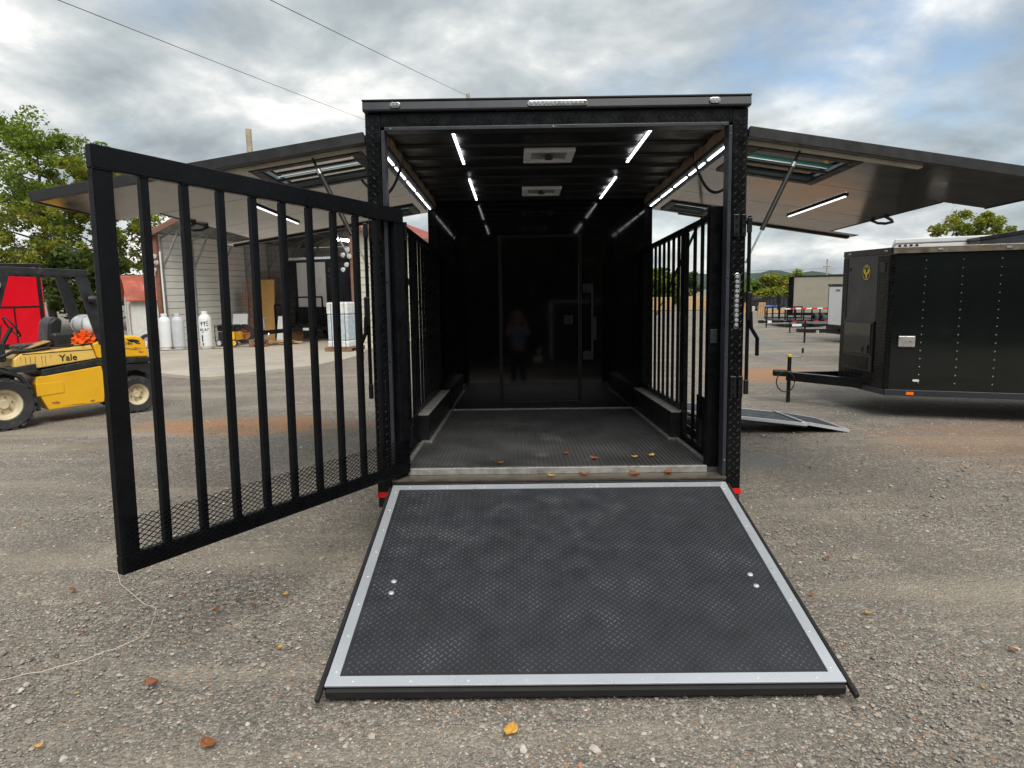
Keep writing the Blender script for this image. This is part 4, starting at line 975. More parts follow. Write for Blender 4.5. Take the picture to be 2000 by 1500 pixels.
tr_ = thing('spare_wheel', 'spare wheel lying on the ground beside the white gas cylinders', 'wheel', (-12.4, 23.0, .0), 0)
wheel(tr_, (0, 0, .22), (.75, -.5, .35), .33, .2, .2, lugs=0, rimm='white_paint')
# ladder leaning on the garage post
ld = thing('ladder', 'rusty red ladder leaning beside the garage corner post', 'ladder', (-12.2, 22.9, 0), 0)
for dx_ in (0, .38): MB().beam((dx_, -.35, 0), (dx_ * .9, .25, 2.4), .035, .025).build('rail', 'ladder_red', ld)
for k in range(7): MB().beam((.02, -.35 + .08 * k + .05, .25 + .3 * k), (.36, -.35 + .08 * k + .05, .25 + .3 * k), .022, .022).build('rung', 'ladder_red', ld)

# ------------------------------------------------------------------ metal garage
def garage():
    o = thing('garage', 'open-fronted metal garage with pale ribbed walls and brown trim', 'building', (-11.7, 22.8, .03), rad(-15.1))
    Wd_, Dp, E_, Rg = 7.15, 9.0, 3.85, 5.2
    for nm, m_, x0, x1, y0, y1, xa, xb in (('left', 'siding_grey', -.02, .012, 0, Dp, .012, .035), ('right', 'siding_cream', Wd_ - .012, Wd_ + .02, 0, Dp, Wd_ + .02, Wd_ + .045)):
        wl = B(x0, x1, y0, y1, 0, 17 * .226).build('wall', 'grey_panel' if nm == 'left' else 'siding_backing', o)
        me = MB().prism([(xa, .006), (xb, .012), (xb, .205), (xa, .214)], (0, 0, 0), (1, 0, 0), (0, 0, 1), (0, Dp, 0)).mesh('siding_panel', m_)
        if nm == 'right': me = MB().prism([(xa, .002), (xb, .004), (xa + .008, .222), (xa, .222)], (0, 0, 0), (1, 0, 0), (0, 0, 1), (0, Dp, 0)).mesh('siding_panel', m_)
        for k in range(17): put('siding_panel', me, wl, loc=(0, 0, k * .226))
    wl = B(0, Wd_, Dp + .031, Dp + .05, 0, 17 * .226).build('wall', 'grey_panel', o)
    me = MB().prism([(Dp + .03, .006), (Dp, .012), (Dp, .205), (Dp + .03, .214)], (.04, 0, 0), (0, 1, 0), (0, 0, 1), (Wd_ - .08, 0, 0)).mesh('siding_panel', 'siding_grey')
    for k in range(17): put('siding_panel', me, wl, loc=(0, 0, k * .226))
    MB().prism([(0, E_), (Wd_, E_), (Wd_ / 2, Rg)], (0, Dp, 0), (1, 0, 0), (0, 0, 1), (0, .03, 0)).build('rear_gable', 'siding_grey', o)
    for s in (0, 1):
        a, b = ((-.35, E_ - .13), (Wd_ / 2, Rg)) if not s else ((Wd_ + .35, E_ - .13), (Wd_ / 2, Rg))
        rf = MB().prism([a, b, (b[0], b[1] + .03), (a[0], a[1] + .03)], (0, -.25, 0), (1, 0, 0), (0, 0, 1), (0, Dp + .5, 0)).build('roof', 'galvanised' if not s else 'red_roof', o)
        me = MB().beam((a[0], 0, a[1] + .045), (b[0], 0, b[1] + .045), .05, .03, up=(0, 1, 0)).mesh('roof_rib', 'red_roof')
        for k in range(16): put('roof_rib', me, rf, loc=(0, -.1 + k * .6, 0))
        MB().beam((a[0], -.27, a[1] - .03), (b[0], -.27, b[1] - .03), .04, .17, up=(0, 0, 1)).build('rake_trim', 'brown_trim', o)
        if s: B(Wd_ + .30, Wd_ + .37, -.2, Dp + .2, E_ - .22, E_ - .10).build('eave_trim', 'brown_trim', o)
    for x in (-.06, Wd_ - .04): B(x, x + .14, -.12, -.0, 0, E_ - .05).build('corner_post', 'brown_trim', o)
    MB().tube((.14, -.05, 0), (.14, -.05, E_ - .6), .03, n=8).build('down_pipe', 'siding_grey', o)
    for k in range(7):
        y = .1 + k * 1.45
        for x, s in ((.05, 1), (Wd_ - .05, -1)):
            B(x - .03, x + .03, y, y + .06, 0, E_ - .1).build('frame_post', 'galvanised', o)
            MB().beam((x, y + .03, E_ - 1.15), (x + s * .75, y + .03, E_ + .1), .05, .05).build('brace', 'galvanised', o)
            MB().beam((x, y + .03, E_ - .16), (Wd_ / 2, y + .03, Rg - .07), .06, .06).build('rafter', 'galvanised', o)
    for k in range(4): 
        MB().beam((.5 + k * .9, -.1, E_ + .07 + k * .345), (.5 + k * .9, Dp, E_ + .07 + k * .345), .06, .05).build('purlin', 'galvanised', o)
    lm = B(5.2, 5.35, 2.2, 3.4, 3.60, 3.66).build('tube_light', 'tube_lamp', o)
    # flood lamp clusters on the front posts
    for x in (.02, Wd_ - .1):
        for k, (dx_, dz) in enumerate(((.05, 0), (-.1, -.16), (.1, -.2), (0, -.45), (-.12, -.6))):
            MB().lathe([(.02, -.06), (.05, -.03), (.075, .05), (0, .06)], (x + dx_, -.2, E_ - .75 + dz), (dx_ * 3, -1, -.5), 10).build('flood_lamp', 'white_plastic', o, smooth=True)
    return o
garage()
GM = Matrix.Translation((-11.7, 22.8, .06)) @ Matrix.Rotation(rad(-15.1), 4, 'Z')
def gp_(x, y, z=0): return GM @ Vector((x, y, z))
# gas cylinders
def cylinder(label, loc, m, h=1.18, r=.19, marks=False):
    o = thing('gas_cylinder', label, 'gas cylinder', loc, .3, 'gas cylinders by the garage entrance')
    MB().lathe([(r * .8, 0), (r * .85, .06), (r * .98, .08), (r, .12), (r, h - .28), (r * .93, h - .19), (r * .62, h - .12), (.05, h - .10), (0, h - .10)], (0, 0, 0), (0, 0, 1), 24).build('body', m, o, smooth=True)
    MB().lathe([(r * .50, h - .13), (r * .52, h), (r * .48, h), (r * .46, h - .12)], (0, 0, 0), (0, 0, 1), 20, False).build('collar', m, o, smooth=True)
    MB().tube((0, 0, h - .11), (0, 0, h - .02), .025, n=8).build('valve', 'rust', o)
    MB().lathe([(r * 1.003, -.006), (r * 1.012, 0), (r * 1.003, .006)], (0, 0, h * .52), (0, 0, 1), 24).build('weld_seam', m, o)
    if marks:
        def stroke(pts, rr=.011):
            q = []
            for u, z in pts: a = -1.62 + u / r; q.append((math.cos(a) * (r + .002), math.sin(a) * (r + .002), z))
            MB().path(q, rr, 5).build('paint_scrawl', 'decal_black', o)
        z = .76
        stroke([(-.13, z + .12), (-.10, z + .07), (-.06, z + .14)]); stroke([(-.06, z + .14), (-.08, z + .0)])
        stroke([(.02, z + .10), (-.02, z + .14), (-.03, z + .09), (.02, z + .09), (.03, z + .14), (.01, z)])
        stroke([(.12, z + .15), (.07, z + .14), (.07, z + .09), (.12, z + .06), (.10, z + .0), (.05, z + .01)])
        z = .60
        stroke([(-.15, z), (-.14, z + .06), (-.10, z + .06), (-.10, z)]); stroke([(-.03, z + .06), (-.07, z + .06), (-.07, z), (-.03, z + .01), (-.03, z - .05), (-.08, z - .05)])
        stroke([(.01, z + .03), (.05, z + .05), (.03, z + .08), (.01, z + .02), (.06, z)]); stroke([(.09, z), (.09, z + .06), (.14, z + .07)])
        stroke([(-.08, .24), (-.08, .46)], .022); stroke([(-.07, .12), (-.07, .2)], .02)
    return o
cylinder('white gas cylinder nearest the garage corner post', (-11.48, 22.42, .06), 'white_tank')
cylinder('light grey gas cylinder between the two white ones', (-11.08, 22.5, .06), 'grey_tank')
cylinder('white gas cylinder scrawled with black paint beside the generator', (-10.15, 22.45, .06), 'white_tank', 1.24, .2, True)
# generator
g_ = thing('generator', 'black and yellow portable generator on small wheels by the gas cylinders', 'generator', (-9.75, 23.4, .06), rad(-10))
for a, b in (((-.38, -.28), (.38, -.28)), ((-.38, .28), (.38, .28))):
    MB().path([(a[0], a[1], .18), (a[0], a[1], .68), (b[0], b[1], .68), (b[0], b[1], .18), (a[0], a[1], .18)], .02, 8).build('frame_tube', 'black_tube', g_, smooth=True)
B(-.34, .34, -.24, .24, .52, .74).build('fuel_tank', 'decal_black', g_, bevel=.06); B(-.30, .10, -.25, .2, .20, .50).build('engine', 'fork_black', g_, bevel=.03); B(.11, .33, -.27, .24, .2, .5).build('control_panel', 'gen_yellow', g_, bevel=.02)
for x, m in ((-.20, 'white_plastic'), (.36, 'gen_yellow')):
    ww = MB().lathe([(.05, -.03), (.12, -.04), (.125, 0), (.12, .04), (.05, .04)], (x, -.33, .125), (0, -1, 0), 18).build('wheel', 'tyre', g_, smooth=True)
    MB().lathe([(0, .045), (.085, .043), (.085, .02)], (x, -.33, .125), (0, -1, 0), 18).build('hub', m, ww)
MB().path([(.38, -.2, .62), (.62, -.2, .5), (.64, 0, .48), (.62, .2, .5), (.38, .2, .62)], .018, 8).build('handle', 'black_tube', g_, smooth=True)
tl_ = thing('tyre_stack', 'worn black tyre standing behind the generator', 'tyre', (-9.6, 24.3, .06), 0)
wheel(tl_, (0, 0, .36), (.3, -1, 0), .36, .2, .21, lugs=0, rimm='rust')
# leaning sheet goods
def sheet(name, label, cat, x, y, wd, h, m, lean, th=.03, rot=-15):
    o = tag(MB().prism([(0, 0), (th, 0), (th + lean, h), (lean, h)], (-wd / 2, 0, 0), (0, 1, 0), (0, 0, 1), (wd, 0, 0)).build(name, m), label, cat)
    o.location = (x, y, .06); o.rotation_euler = (0, 0, rad(rot)); return o
sheet('cardboard_sheet', 'tall yellow-brown cardboard sheet leaning inside the garage', 'cardboard', -9.35, 25.6, .75, 2.3, 'cardboard', .4, rot=4)
mesh_ = thing('wire_mesh', 'rusty wire mesh panel leaning against the tall cardboard', 'mesh panel', (-9.75, 25.2, .06), rad(2))
for k in range(7): MB().beam((-.25 + k * .085, 0, .1), (-.25 + k * .085, .35, 2.25), .012, .012).build('wire_rod', 'rust', mesh_)
for k in range(18): MB().beam((-.26, .03 + .019 * k, .2 + k * .115), (.27, .03 + .019 * k, .2 + k * .115), .012, .012).build('wire_rod', 'rust', mesh_)
sheet('particle_board', 'reddish brown particle board leaning behind the cardboard', 'board', -8.55, 26.4, .95, 1.75, 'osb', .25)
sheet('foam_board', 'white foam board propped behind the generator', 'board', -10.1, 25.0, .62, 1.05, 'white_paint', .2)
sheet('carton', 'flattened white carton leaning right of the tall cardboard', 'carton', -8.35, 24.6, .5, .95, 'white_paint', .2)
# trailer inside the garage
def barn_trailer():
    ang = math.atan2(-.32, .95)
    o = thing('enclosed_trailer', 'grey-fronted black enclosed trailer parked inside the garage with its tongue out', 'trailer', (-7.45, 25.6, .06), ang)
    B(-1.1, 1.1, 0, 5.0, .55, 3.0).build('body', 'black_paint', o, bevel=.02)
    B(-.62, .62, -.02, -.003, 1.25, 2.9).build('front_panel', 'grey_panel', o, bevel=.004)
    for s in (-1, 1):
        B(s * .66, s * 1.09, -.03, -.003, .95, 2.92).build('corner_guard', 'diamond_black', o, bevel=.01)
        tread(MB(), (min(s * .67, s * 1.08), -.0305, 1.0), (1, 0, 0), (0, 0, 1), (0, -1, 0), .4, 1.88, .065, .06, .02, .008).build('diamond_tread', 'diamond_bar', o, kind='stuff')
    B(-1.12, 1.12, -.04, 5.02, 3.001, 3.1).build('roof_trim', 'chrome', o, bevel=.01)
    B(-.75, 1.09, -.06, -.031, .56, 1.24).build('stone_guard', 'diamond_black', o, bevel=.006)
    B(1.101, 1.112, .1, 4.9, .7, 2.95).build('side_panel', 'charcoal_paint', o)
    for x in (-.9, .9): MB().beam((x, -.06, .48), (0, -1.75, .48), .09, .13).build('tongue_beam', 'black_paint', o)
    MB().beam((0, -.05, .47), (0, -2.9, .47), .10, .14).build('tongue_beam', 'black_paint', o)
    MB().tube((0, -2.85, .12), (0, -2.85, .95), .035, n=10).build('jack', 'rim_grey', o, smooth=True); MB().beam((0, -2.85, .95), (.2, -2.88, .98), .02, .02).build('jack_crank', 'rim_grey', o)
    B(-.09, .09, -3.15, -2.9, .40, .56).build('coupler', 'black_paint', o, bevel=.02)
    MB().path([(.05 + .03 * math.sin(t * 9), -2.7 - .04 * math.cos(t * 7), .44 - .18 * math.sin(t * 3.14)) for t in [i / 12 for i in range(13)]], .022, 6).build('safety_chain', 'chrome', o)
    fr = MB(); 
    for z in (.62, 1.35): fr.beam((-1.15, -.75, z), (-.35, -1.0, z), .05, .05)
    for x in (-1.15, -.75, -.35): fr.beam((x, -.75 - (x + 1.15) * .31, .62), (x, -.75 - (x + 1.15) * .31, 1.35), .05, .05)
    fr.build('tongue_rack', 'black_tube', o, kind='stuff')
    f2 = MB(); f2.beam((-.45, -.5, 1.62), (.75, -.5, 1.62), .06, .06); f2.beam((-.45, -.5, .56), (-.35, -.5, 1.6), .05, .05); f2.beam((.75, -.5, .56), (.75, -.5, 1.6), .05, .05)
    f2.build('battery_rack', 'black_tube', o, kind='stuff')
    B(-.4, .7, -.9, -.35, .545, .62).build('deck_plate', 'black_paint', o)
    B(.35, .58, -1.2, -1.17, .44, .53).build('serial_plate', 'white_plastic', o)
    for y in (2.4, 3.2): 
        for s in (-1, 1): wheel(o, (s * 1.0, y, .35), (s, 0, 0), .35, .2, .2, lugs=0, rimm='rim_grey')
barn_trailer()
wb_ = thing('wood_block', 'criss-crossed wooden block under the trailer jack in the garage', 'block', (-8.52, 22.75, .06), rad(-12))
for k in range(3):
    for j in range(2):
        if k % 2: B(-.25, .25, -.2 + j * .24, -.06 + j * .24, k * .085, k * .085 + .083).build('timber', 'pallet_wood', wb_, bevel=.006)
        else: B(-.25 + j * .33, -.08 + j * .33, -.2, .18, k * .085, k * .085 + .083).build('timber', 'pallet_wood', wb_, bevel=.006)
# wrapped pallet
pl_ = thing('wrapped_pallet', 'plastic-wrapped load on a wooden pallet by the garage\'s right post', 'pallet', (-5.12, 20.75, .06), rad(-15))
for y in (-.42, 0, .42): B(-.43, .43, y - .05, y + .05, .0, .10).build('pallet_runner', 'pallet_wood', pl_)
for k in range(6): B(-.43 + k * .15, -.32 + k * .15, -.47, .47, .101, .125).build('pallet_slat', 'pallet_wood', pl_)
B(-.35, .35, -.42, .42, .126, .33).build('load_base', 'wrap', pl_, bevel=.03); B(-.34, .34, -.41, .41, .331, 1.12).build('load', 'wrap_blue', pl_, bevel=.04); B(-.35, .35, -.42, .42, 1.121, 1.48).build('load_top', 'wrap', pl_, bevel=.04)
for x in (-.2, .25): B(x, x + .012, -.427, -.4215, .13, 1.47).build('strap', 'decal_black', pl_)
heap('scrap_pile', 'small heap of wood scraps on the slab under the tongue', 'scraps', Matrix.Translation(gp_(3.2, 1.9, .05)), .55, .25, .08, 'lumber', 10, .35, 7)
tag(MB().path([(-12.3, 21.6, .066), (-11, 21.9, .066), (-9.6, 22.3, .066), (-8.9, 23.0, .066), (-7.8, 23.5, .066)], .015, 6).build('extension_cord', 'wire'), 'thin black cord lying across the concrete slab', 'cord')

# ------------------------------------------------------------------ right: charcoal V-nose trailer
def vnose():
    o = thing('v_nose_trailer', 'charcoal V-nose cargo trailer with round yellow emblem at the right edge', 'trailer', (5.09, 9.11, 0), math.atan2(-.352, .936))
    zb, zt = .38, 2.22; Wd_, Ln = 2.0, 5.2; nose = (-.47, 1.0)
    MB().prism([(0, 0), (Ln, 0), (Ln, Wd_), (0, Wd_), nose], (0, 0, zb), (1, 0, 0), (0, 1, 0), (0, 0, zt - zb)).build('body', 'greenblack', o, bevel=.006)
    # V face frame: a from nose to near corner
    a, b = Vector((nose[0], nose[1], 0)), Vector((0, 0, 0)); e = (b - a).normalized(); fl_ = (b - a).length; n = Vector((e.y, -e.x, 0)); n = n if n.y < 0 or n.x < 0 else -n
    if n.dot(Vector((-1, -1, 0))) < 0: n = -n
    def face(u0, u1, z0, z1, d0, d1): return MB().obox(a + e * (u0 + u1) / 2 + n * (d0 + d1) / 2 + Vector((0, 0, (z0 + z1) / 2)), e * (u1 - u0) / 2, n * (d1 - d0) / 2, Vector((0, 0, (z1 - z0) / 2)))
    face(.0, fl_, zb + .02, zt, .001, .008).build('nose_panel', 'charcoal_paint', o)
    for u0, u1 in ((.0, .12), (fl_ - .27, fl_ - .02)):
        g = face(u0, u1, zb + .02, zt - .02, .009, .014).build('diamond_guard', 'diamond_black', o)
        tread(MB(), a + e * u0 + n * .014 + Vector((0, 0, zb + .03)), e, (0, 0, 1), n, u1 - u0, zt - zb - .06, .032, .03, .01, .004).build('diamond_tread', 'guard_bar', g, kind='stuff')
    g = face(.121, fl_ - .271, zb + .02, 1.30, .009, .014).build('diamond_guard', 'diamond_black', o)
    tread(MB(), a + e * .13 + n * .014 + Vector((0, 0, zb + .03)), e, (0, 0, 1), n, fl_ - .41, .46, .032, .03, .01, .004).build('diamond_tread', 'guard_bar', g, kind='stuff')
    dr_ = face(.14, fl_ - .27, .60, 1.31, .015, .040).build('generator_door', 'charcoal_edge', o, bevel=.006)
    face(.165, fl_ - .30, .84, 1.28, .041, .052).build('door_window', 'dark_window', o, bevel=.008)
    face(.17, fl_ - .34, .63, .80, .041, .044).build('door_diamond', 'diamond_black', dr_)
    face(fl_ - .38, fl_ - .33, .86, .98, .053, .066).build('door_latch', 'black_paint', dr_, bevel=.006)
    face(fl_ - .22, fl_ - .10, 1.98, 2.12, .016, .022).build('vent', 'decal_black', o)
    face(.15, .19, 2.02, 2.06, .009, .02).build('clearance_stud', 'decal_black', o)
    # emblem: black disc, yellow ring, winged figure
    ec = a + e * (fl_ * .52) + Vector((0, 0, 1.99))
    def disc(r0, r1, d, m, par, name):
        q = MB(); k = 36
        for i in range(k):
            t = 2 * math.pi * i / k; q.v += [tuple(ec + n * d + (e * math.cos(t) * .82 + Vector((0, 0, math.sin(t)))) * r) for r in (r0, r1)]
        q.f = [(2 * i, 2 * i + 1, (2 * i + 3) % (2 * k), (2 * i + 2) % (2 * k)) for i in range(k)]
        return q.build(name, m, par)
    em = disc(.0005, .125, .0095, 'decal_black', o, 'emblem')
    disc(.098, .108, .0115, 'emblem_yellow', em, 'emblem_ring')
    def fig(pts, nm): MB().prism(pts, ec + n * .0105, e, (0, 0, 1), n * .0015).build(nm, 'emblem_yellow', em)
    fig([(-.012, -.085), (.012, -.085), (.02, -.02), (.028, .0), (-.028, .0), (-.02, -.02)], 'emblem_figure')
    for s in (-1, 1): fig([(s * .028, -.002), (s * .018, .02), (s * .035, .045), (s * .06, .05), (s * .068, .02), (s * .05, -.02), (s * .03, -.03)], 'emblem_wing')
    for t in range(7):
        g = rad(55 + t * 11.7); fig([(math.cos(g) * .065 * .82 + dx_, math.sin(g) * .072 + dz) for dx_, dz in ((-.005, 0), (.005, 0), (.005, .013), (-.005, .013))], 'emblem_letter')
    # roof trims
    face(-.01, fl_ + .004, zt + .001, zt + .085, -.02, .014).build('roof_trim', 'black_paint', o, bevel=.006)
    for u in (.16, fl_ - .1): face(u - .03, u + .03, zt + .03, zt + .055, .015, .024).build('marker_light', 'clear_lens', o, bevel=.006)
    B(.012, Ln, -.016, .03, zt + .001, zt + .085).build('roof_trim', 'bronze_trim', o, bevel=.006)
    MB().prism([(.03, .031), (Ln, .031), (Ln, Wd_), (0, Wd_), (nose[0] + .05, nose[1])], (0, 0, zt + .005), (1, 0, 0), (0, 1, 0), (0, 0, .07)).build('roof', 'charcoal_paint', o)
    for x in (.55, 1.3): B(x - .03, x + .03, -.024, -.017, zt + .03, zt + .055).build('marker_light', 'clear_lens', o, bevel=.006)
    # corner tread strip, side panels in columns of rivets, bottom rail
    cg = B(-.02, .05, -.012, -.001, zb + .02, zt).build('corner_guard', 'diamond_black', o, bevel=.004)
    tread(MB(), (-.018, -.0125, zb + .03), (1, 0, 0), (0, 0, 1), (0, -1, 0), .066, zt - zb - .05, .033, .034, .011, .006).build('diamond_tread', 'guard_bar', cg, kind='stuff')
    rv = MB()
    for c in range(12):
        x = .40 + c * .42
        for k in range(16): rv.tube((x, -.001, .50 + k * .108), (x, -.006, .50 + k * .108), .0105, .007, 6)
    rv.build('rivets', 'chrome', o, kind='stuff')
    B(.0, Ln, -.022, 0, zb - .06, zb + .02).build('bottom_rail', 'charcoal_paint', o, bevel=.006); face(.0, fl_, zb - .06, zb + .019, -.01, .016).build('bottom_rail', 'charcoal_paint', o, bevel=.006)
    bx = B(.13, .33, -.03, -.001, .98, 1.13).build('inlet_box', 'aluminium_dull', o, bevel=.012); MB().tube((.275, -.036, 1.06), (.275, -.031, 1.06), .012, n=10).build('inlet_lock', 'chrome', bx)
    pill(.33, .41, .515, .545, -.001, .006).build('side_marker', 'white_plastic', o)
    B(.26, .35, -.03, -.023, .335, .375).build('amber_reflector', 'amber', o)
    # tongue, coupler, jack, cable
    tip = Vector((-1.20, .92, .43))
    MB().beam((0.05, .35, .40), tip, .09, .13).build('tongue_beam', 'black_paint', o); MB().beam((0.05, 1.65, .40), tip, .09, .128).build('tongue_beam', 'black_paint', o)
    MB().beam(tip + Vector((-.22, .0, .05)), tip + Vector((.06, 0, .04)), .11, .10).build('coupler', 'black_paint', o, bevel=.025)
    MB().tube(tip + Vector((.02, 0, -.41)), tip + Vector((.02, 0, .30)), .03, n=12).build('jack', 'black_paint', o, smooth=True)
    MB().tube(tip + Vector((.02, 0, -.43)), tip + Vector((.02, 0, -.16)), .024, n=12).build('jack_foot', 'chrome', o)
    MB().path([tip + Vector((.02, 0, .29)), tip + Vector((.10, -.02, .30)), tip + Vector((.19, -.04, .31)), tip + Vector((.20, -.04, .40))], .010, 6).build('jack_crank', 'rim_grey', o); MB().tube(tip + Vector((.20, -.04, .37)), tip + Vector((.20, -.04, .44)), .016, n=8).build('crank_grip', 'decal_black', o)
    MB().lathe([(.034, 0), (.036, .03), (0, .04)], tip + Vector((.02, 0, .30)), (0, 0, 1), 12).build('jack_cap', 'emblem_yellow', o)
    MB().path([tip + Vector((.10, -.06, .02)) + Vector((-.13 + .13 * math.cos(t), -.03, -.10 + .16 * math.sin(t))) for t in [i * .42 for i in range(16)]], .010, 6).build('brake_cable', 'wire', o, smooth=True)
    k = B(2.05, 2.16, .25, .35, .25, .32).build('spring_hanger', 'black_paint', o); B(2.12, 2.26, .2, .24, .22, .34).build('shackle', 'chrome', o)
    for x in (2.7, 3.5): wheel(o, (x, .12, .33), (0, -1, 0), .33, .2, .19, lugs=0, rimm='rim_grey')
    for x in (.3, 2.2, 4.2): B(x, x + .06, .1, 1.9, .30, .379).build('cross_member', 'black_paint', o)
    return o
VN = vnose()

# ------------------------------------------------------------------ trailers farther right
def rest_trailers():
    o = thing('reefer_trailer', 'white trailer whose roof edge shows over the V-nose trailer', 'trailer', (7.88, 14.0, 0), rad(-28))
    B(.0, 5.0, 0, 2.1, .5, 2.62).build('body', 'white_paint', o, bevel=.03); B(-.02, 5.02, -.02, 2.12, 2.621, 2.72).build('roof_trim', 'white_plastic', o, bevel=.02)
    for k in range(4): B(.05 + k * .1, .10 + k * .1, -.03, -.021, 2.45, 2.60).build('vent_slat', 'decal_black', o)
    for x in (2.3, 3.1): wheel(o, (x, .1, .34), (0, -1, 0), .34, .2, .19, lugs=0, rimm='rim_grey')
    o = thing('black_trailer', 'black trailer with sloped roof edge behind the V-nose trailer, cut by the frame', 'trailer', (8.85, 12.9, 0), rad(-12))
    MB().prism([(0, .5), (0, 2.60), (1.0, 2.74), (4, 2.74), (4, .5)], (0, 0, 0), (1, 0, 0), (0, 0, 1), (0, 1.0, 0)).build('body', 'charcoal_paint', o, bevel=.01)
    MB().prism([(-.02, 2.601), (-.02, 2.66), (1.0, 2.81), (4.02, 2.81), (4.02, 2.741), (1.0, 2.741)], (0, -.02, 0), (1, 0, 0), (0, 0, 1), (0, 1.04, 0)).build('roof_trim', 'black_paint', o)
    B(.98, 1.06, -.03, -.021, .6, 2.7).build('corner_guard', 'diamond_black', o); wheel(o, (2.6, .1, .34), (0, -1, 0), .34, .2, .19, lugs=0, rimm='rim_grey')
    # white fronted trailer
    o = thing('cargo_trailer', 'narrow white-fronted cargo trailer with black edges beside the V-nose', 'trailer', (10.25, 21.9, 0), rad(-84))
    B(0, 1.3, 0, 3.6, .30, 1.78).build('body', 'black_paint', o, bevel=.01); B(.08, .88, -.02, -.002, .55, 1.74).build('front_panel', 'white_paint', o)
    B(.96, 1.3, -.02, -.002, .31, 1.74).build('corner_guard', 'charcoal_paint', o); B(0, .95, -.03, -.003, .26, .545).build('stone_guard', 'diamond_black', o)
    B(1.301, 1.312, .04, 3.5, .33, 1.74).build('side_panel', 'white_paint', o); B(-.01, 1.32, -.02, 3.6, 1.781, 1.83).build('roof_trim', 'black_paint', o)
    lg = MB().lathe([(.0, 0), (.001, 0)], (0, 0, 0), (0, 0, 1), 4)
    pill(.45, .68, 1.60, 1.66, -.021, .004).build('logo_oval', 'decal_blue', o); MB().prism([(.40, 1.605), (.73, 1.645), (.73, 1.65), (.40, 1.615)], (0, -.0255, 0), (1, 0, 0), (0, 0, 1), (0, -.002, 0)).build('logo_swoosh', 'white_plastic', o)
    for x in (.2, .75, 1.3): B(x - .03, x + .03, -.028, -.021, 1.79, 1.81).build('marker_light', 'clear_lens', o)
    MB().beam((.7, -.01, .38), (.45, -1.05, .38), .09, .11).build('tongue_beam', 'black_paint', o); MB().tube((.45, -1.0, .0), (.45, -1.0, .72), .03, n=8).build('jack', 'black_paint', o); B(.36, .54, -1.25, -1.05, .34, .46).build('coupler', 'black_paint', o, bevel=.02)
    B(.45, .72, -.70, -.69, .30, .40).build('serial_plate', 'white_plastic', o)
    for yy in (1.6, 2.3): wheel(o, (1.22, yy, .28), (1, 0, 0), .28, .16, .16, lugs=0, rimm='white_paint'); wheel(o, (.08, yy, .28), (-1, 0, 0), .28, .16, .16, lugs=0, rimm='white_paint')
    # tan sided trailer
    o = thing('tan_trailer', 'long tan-sided trailer with black front corner in the far yard', 'trailer', (14.75, 36.0, 0), rad(-22))
    B(0, 6.5, 0, 2.4, .35, 2.22).build('body', 'tan_panel', o, bevel=.01); B(-.02, .24, -.03, 2.42, .34, 2.24).build('corner_guard', 'diamond_black', o)
    B(.25, 6.52, -.03, 2.42, 2.221, 2.29).build('roof_trim', 'black_paint', o); B(-.0, 6.5, .1, 2.3, .2, .349).build('frame', 'black_paint', o)
    for x in (2.6, 3.4): wheel(o, (x, .1, .32), (0, -1, 0), .32, .2, .19, lugs=0, rimm='rim_grey')
    mk_ = B(-.55, -.40, .1, .16, .5, 1.3).build('tongue_post', 'black_paint', o)
    # utility trailer with red and white tape
    o = thing('utility_trailer', 'open black utility trailer edged with red and white tape', 'trailer', (11.85, 29.0, 0), rad(-3))
    for z in (.30, .80): B(0, 1.75, 0, .05, z - .02, z + .02).build('rail', 'black_tube', o); B(0, 1.75, 3.0, 3.05, z - .02, z + .02).build('rail', 'black_tube', o)
    for k in range(6): B(.0 + k * .34, .045 + k * .34, .0, .045, .32, .78).build('upright', 'black_tube', o); B(.0 + k * .34, .045 + k * .34, 3.0, 3.045, .32, .78).build('upright', 'black_tube', o)
    for k in range(4): B(0, .05, .3 + k * .8, .35 + k * .8, .32, .78).build('upright', 'black_tube', o)
    B(0, 1.75, .06, 3.0, .22, .28).build('deck', 'black_paint', o)
    for k in range(8):
        B(-.1 + k * .225, .122 + k * .225, -.014, -.001, .785, .835).build('tape_mark', 'stripe_red' if k % 2 else 'stripe_white', o)
        if k % 2: B(-.0 + k * .225, .2 + k * .225, -.014, -.001, .255, .295).build('tape_mark', 'stripe_red', o)
    for k in range(4): MB().beam((1.72 + k * .03, -.012, .80 - k * .1), (1.75 + k * .03, -.012, .70 - k * .1), .012, .05).build('tape_mark', 'stripe_white' if k % 2 else 'stripe_red', o)
    MB().beam((0, .5, .25), (-1.0, .35, .25), .09, .1).build('tongue_beam', 'black_paint', o); MB().tube((-.75, .36, .0), (-.75, .36, .75), .028, n=8).build('jack', 'black_paint', o); B(-1.1, -.9, .28, .42, .2, .32).build('coupler', 'black_paint', o)
    B(-.72, -.55, .29, .30, .2, .3).build('serial_plate', 'white_plastic', o)
    for yy in (.9, 1.7): wheel(o, (1.85, yy, .28), (1, 0, 0), .28, .16, .16, lugs=0, rimm='rim_grey')
    # low black trailer tongue in front
    o = thing('flatbed_trailer', 'low black flatbed trailer with its tongue toward the left, under the taped rails', 'trailer', (11.2, 25.6, 0), rad(-4))
    B(.3, 3.2, 0, 2.0, .26, .34).build('deck', 'black_paint', o); MB().beam((.35, .5, .28), (-.7, .3, .28), .09, .1).build('tongue_beam', 'black_paint', o); MB().tube((-.5, .3, 0), (-.5, .3, .55), .028, n=8).build('jack', 'black_paint', o)
    B(-.45, -.1, .2, .22, .25, .34).build('serial_plate', 'white_plastic', o); wheel(o, (1.7, -.05, .26), (0, -1, 0), .26, .16, .15, lugs=0, rimm='rim_grey')
rest_trailers()
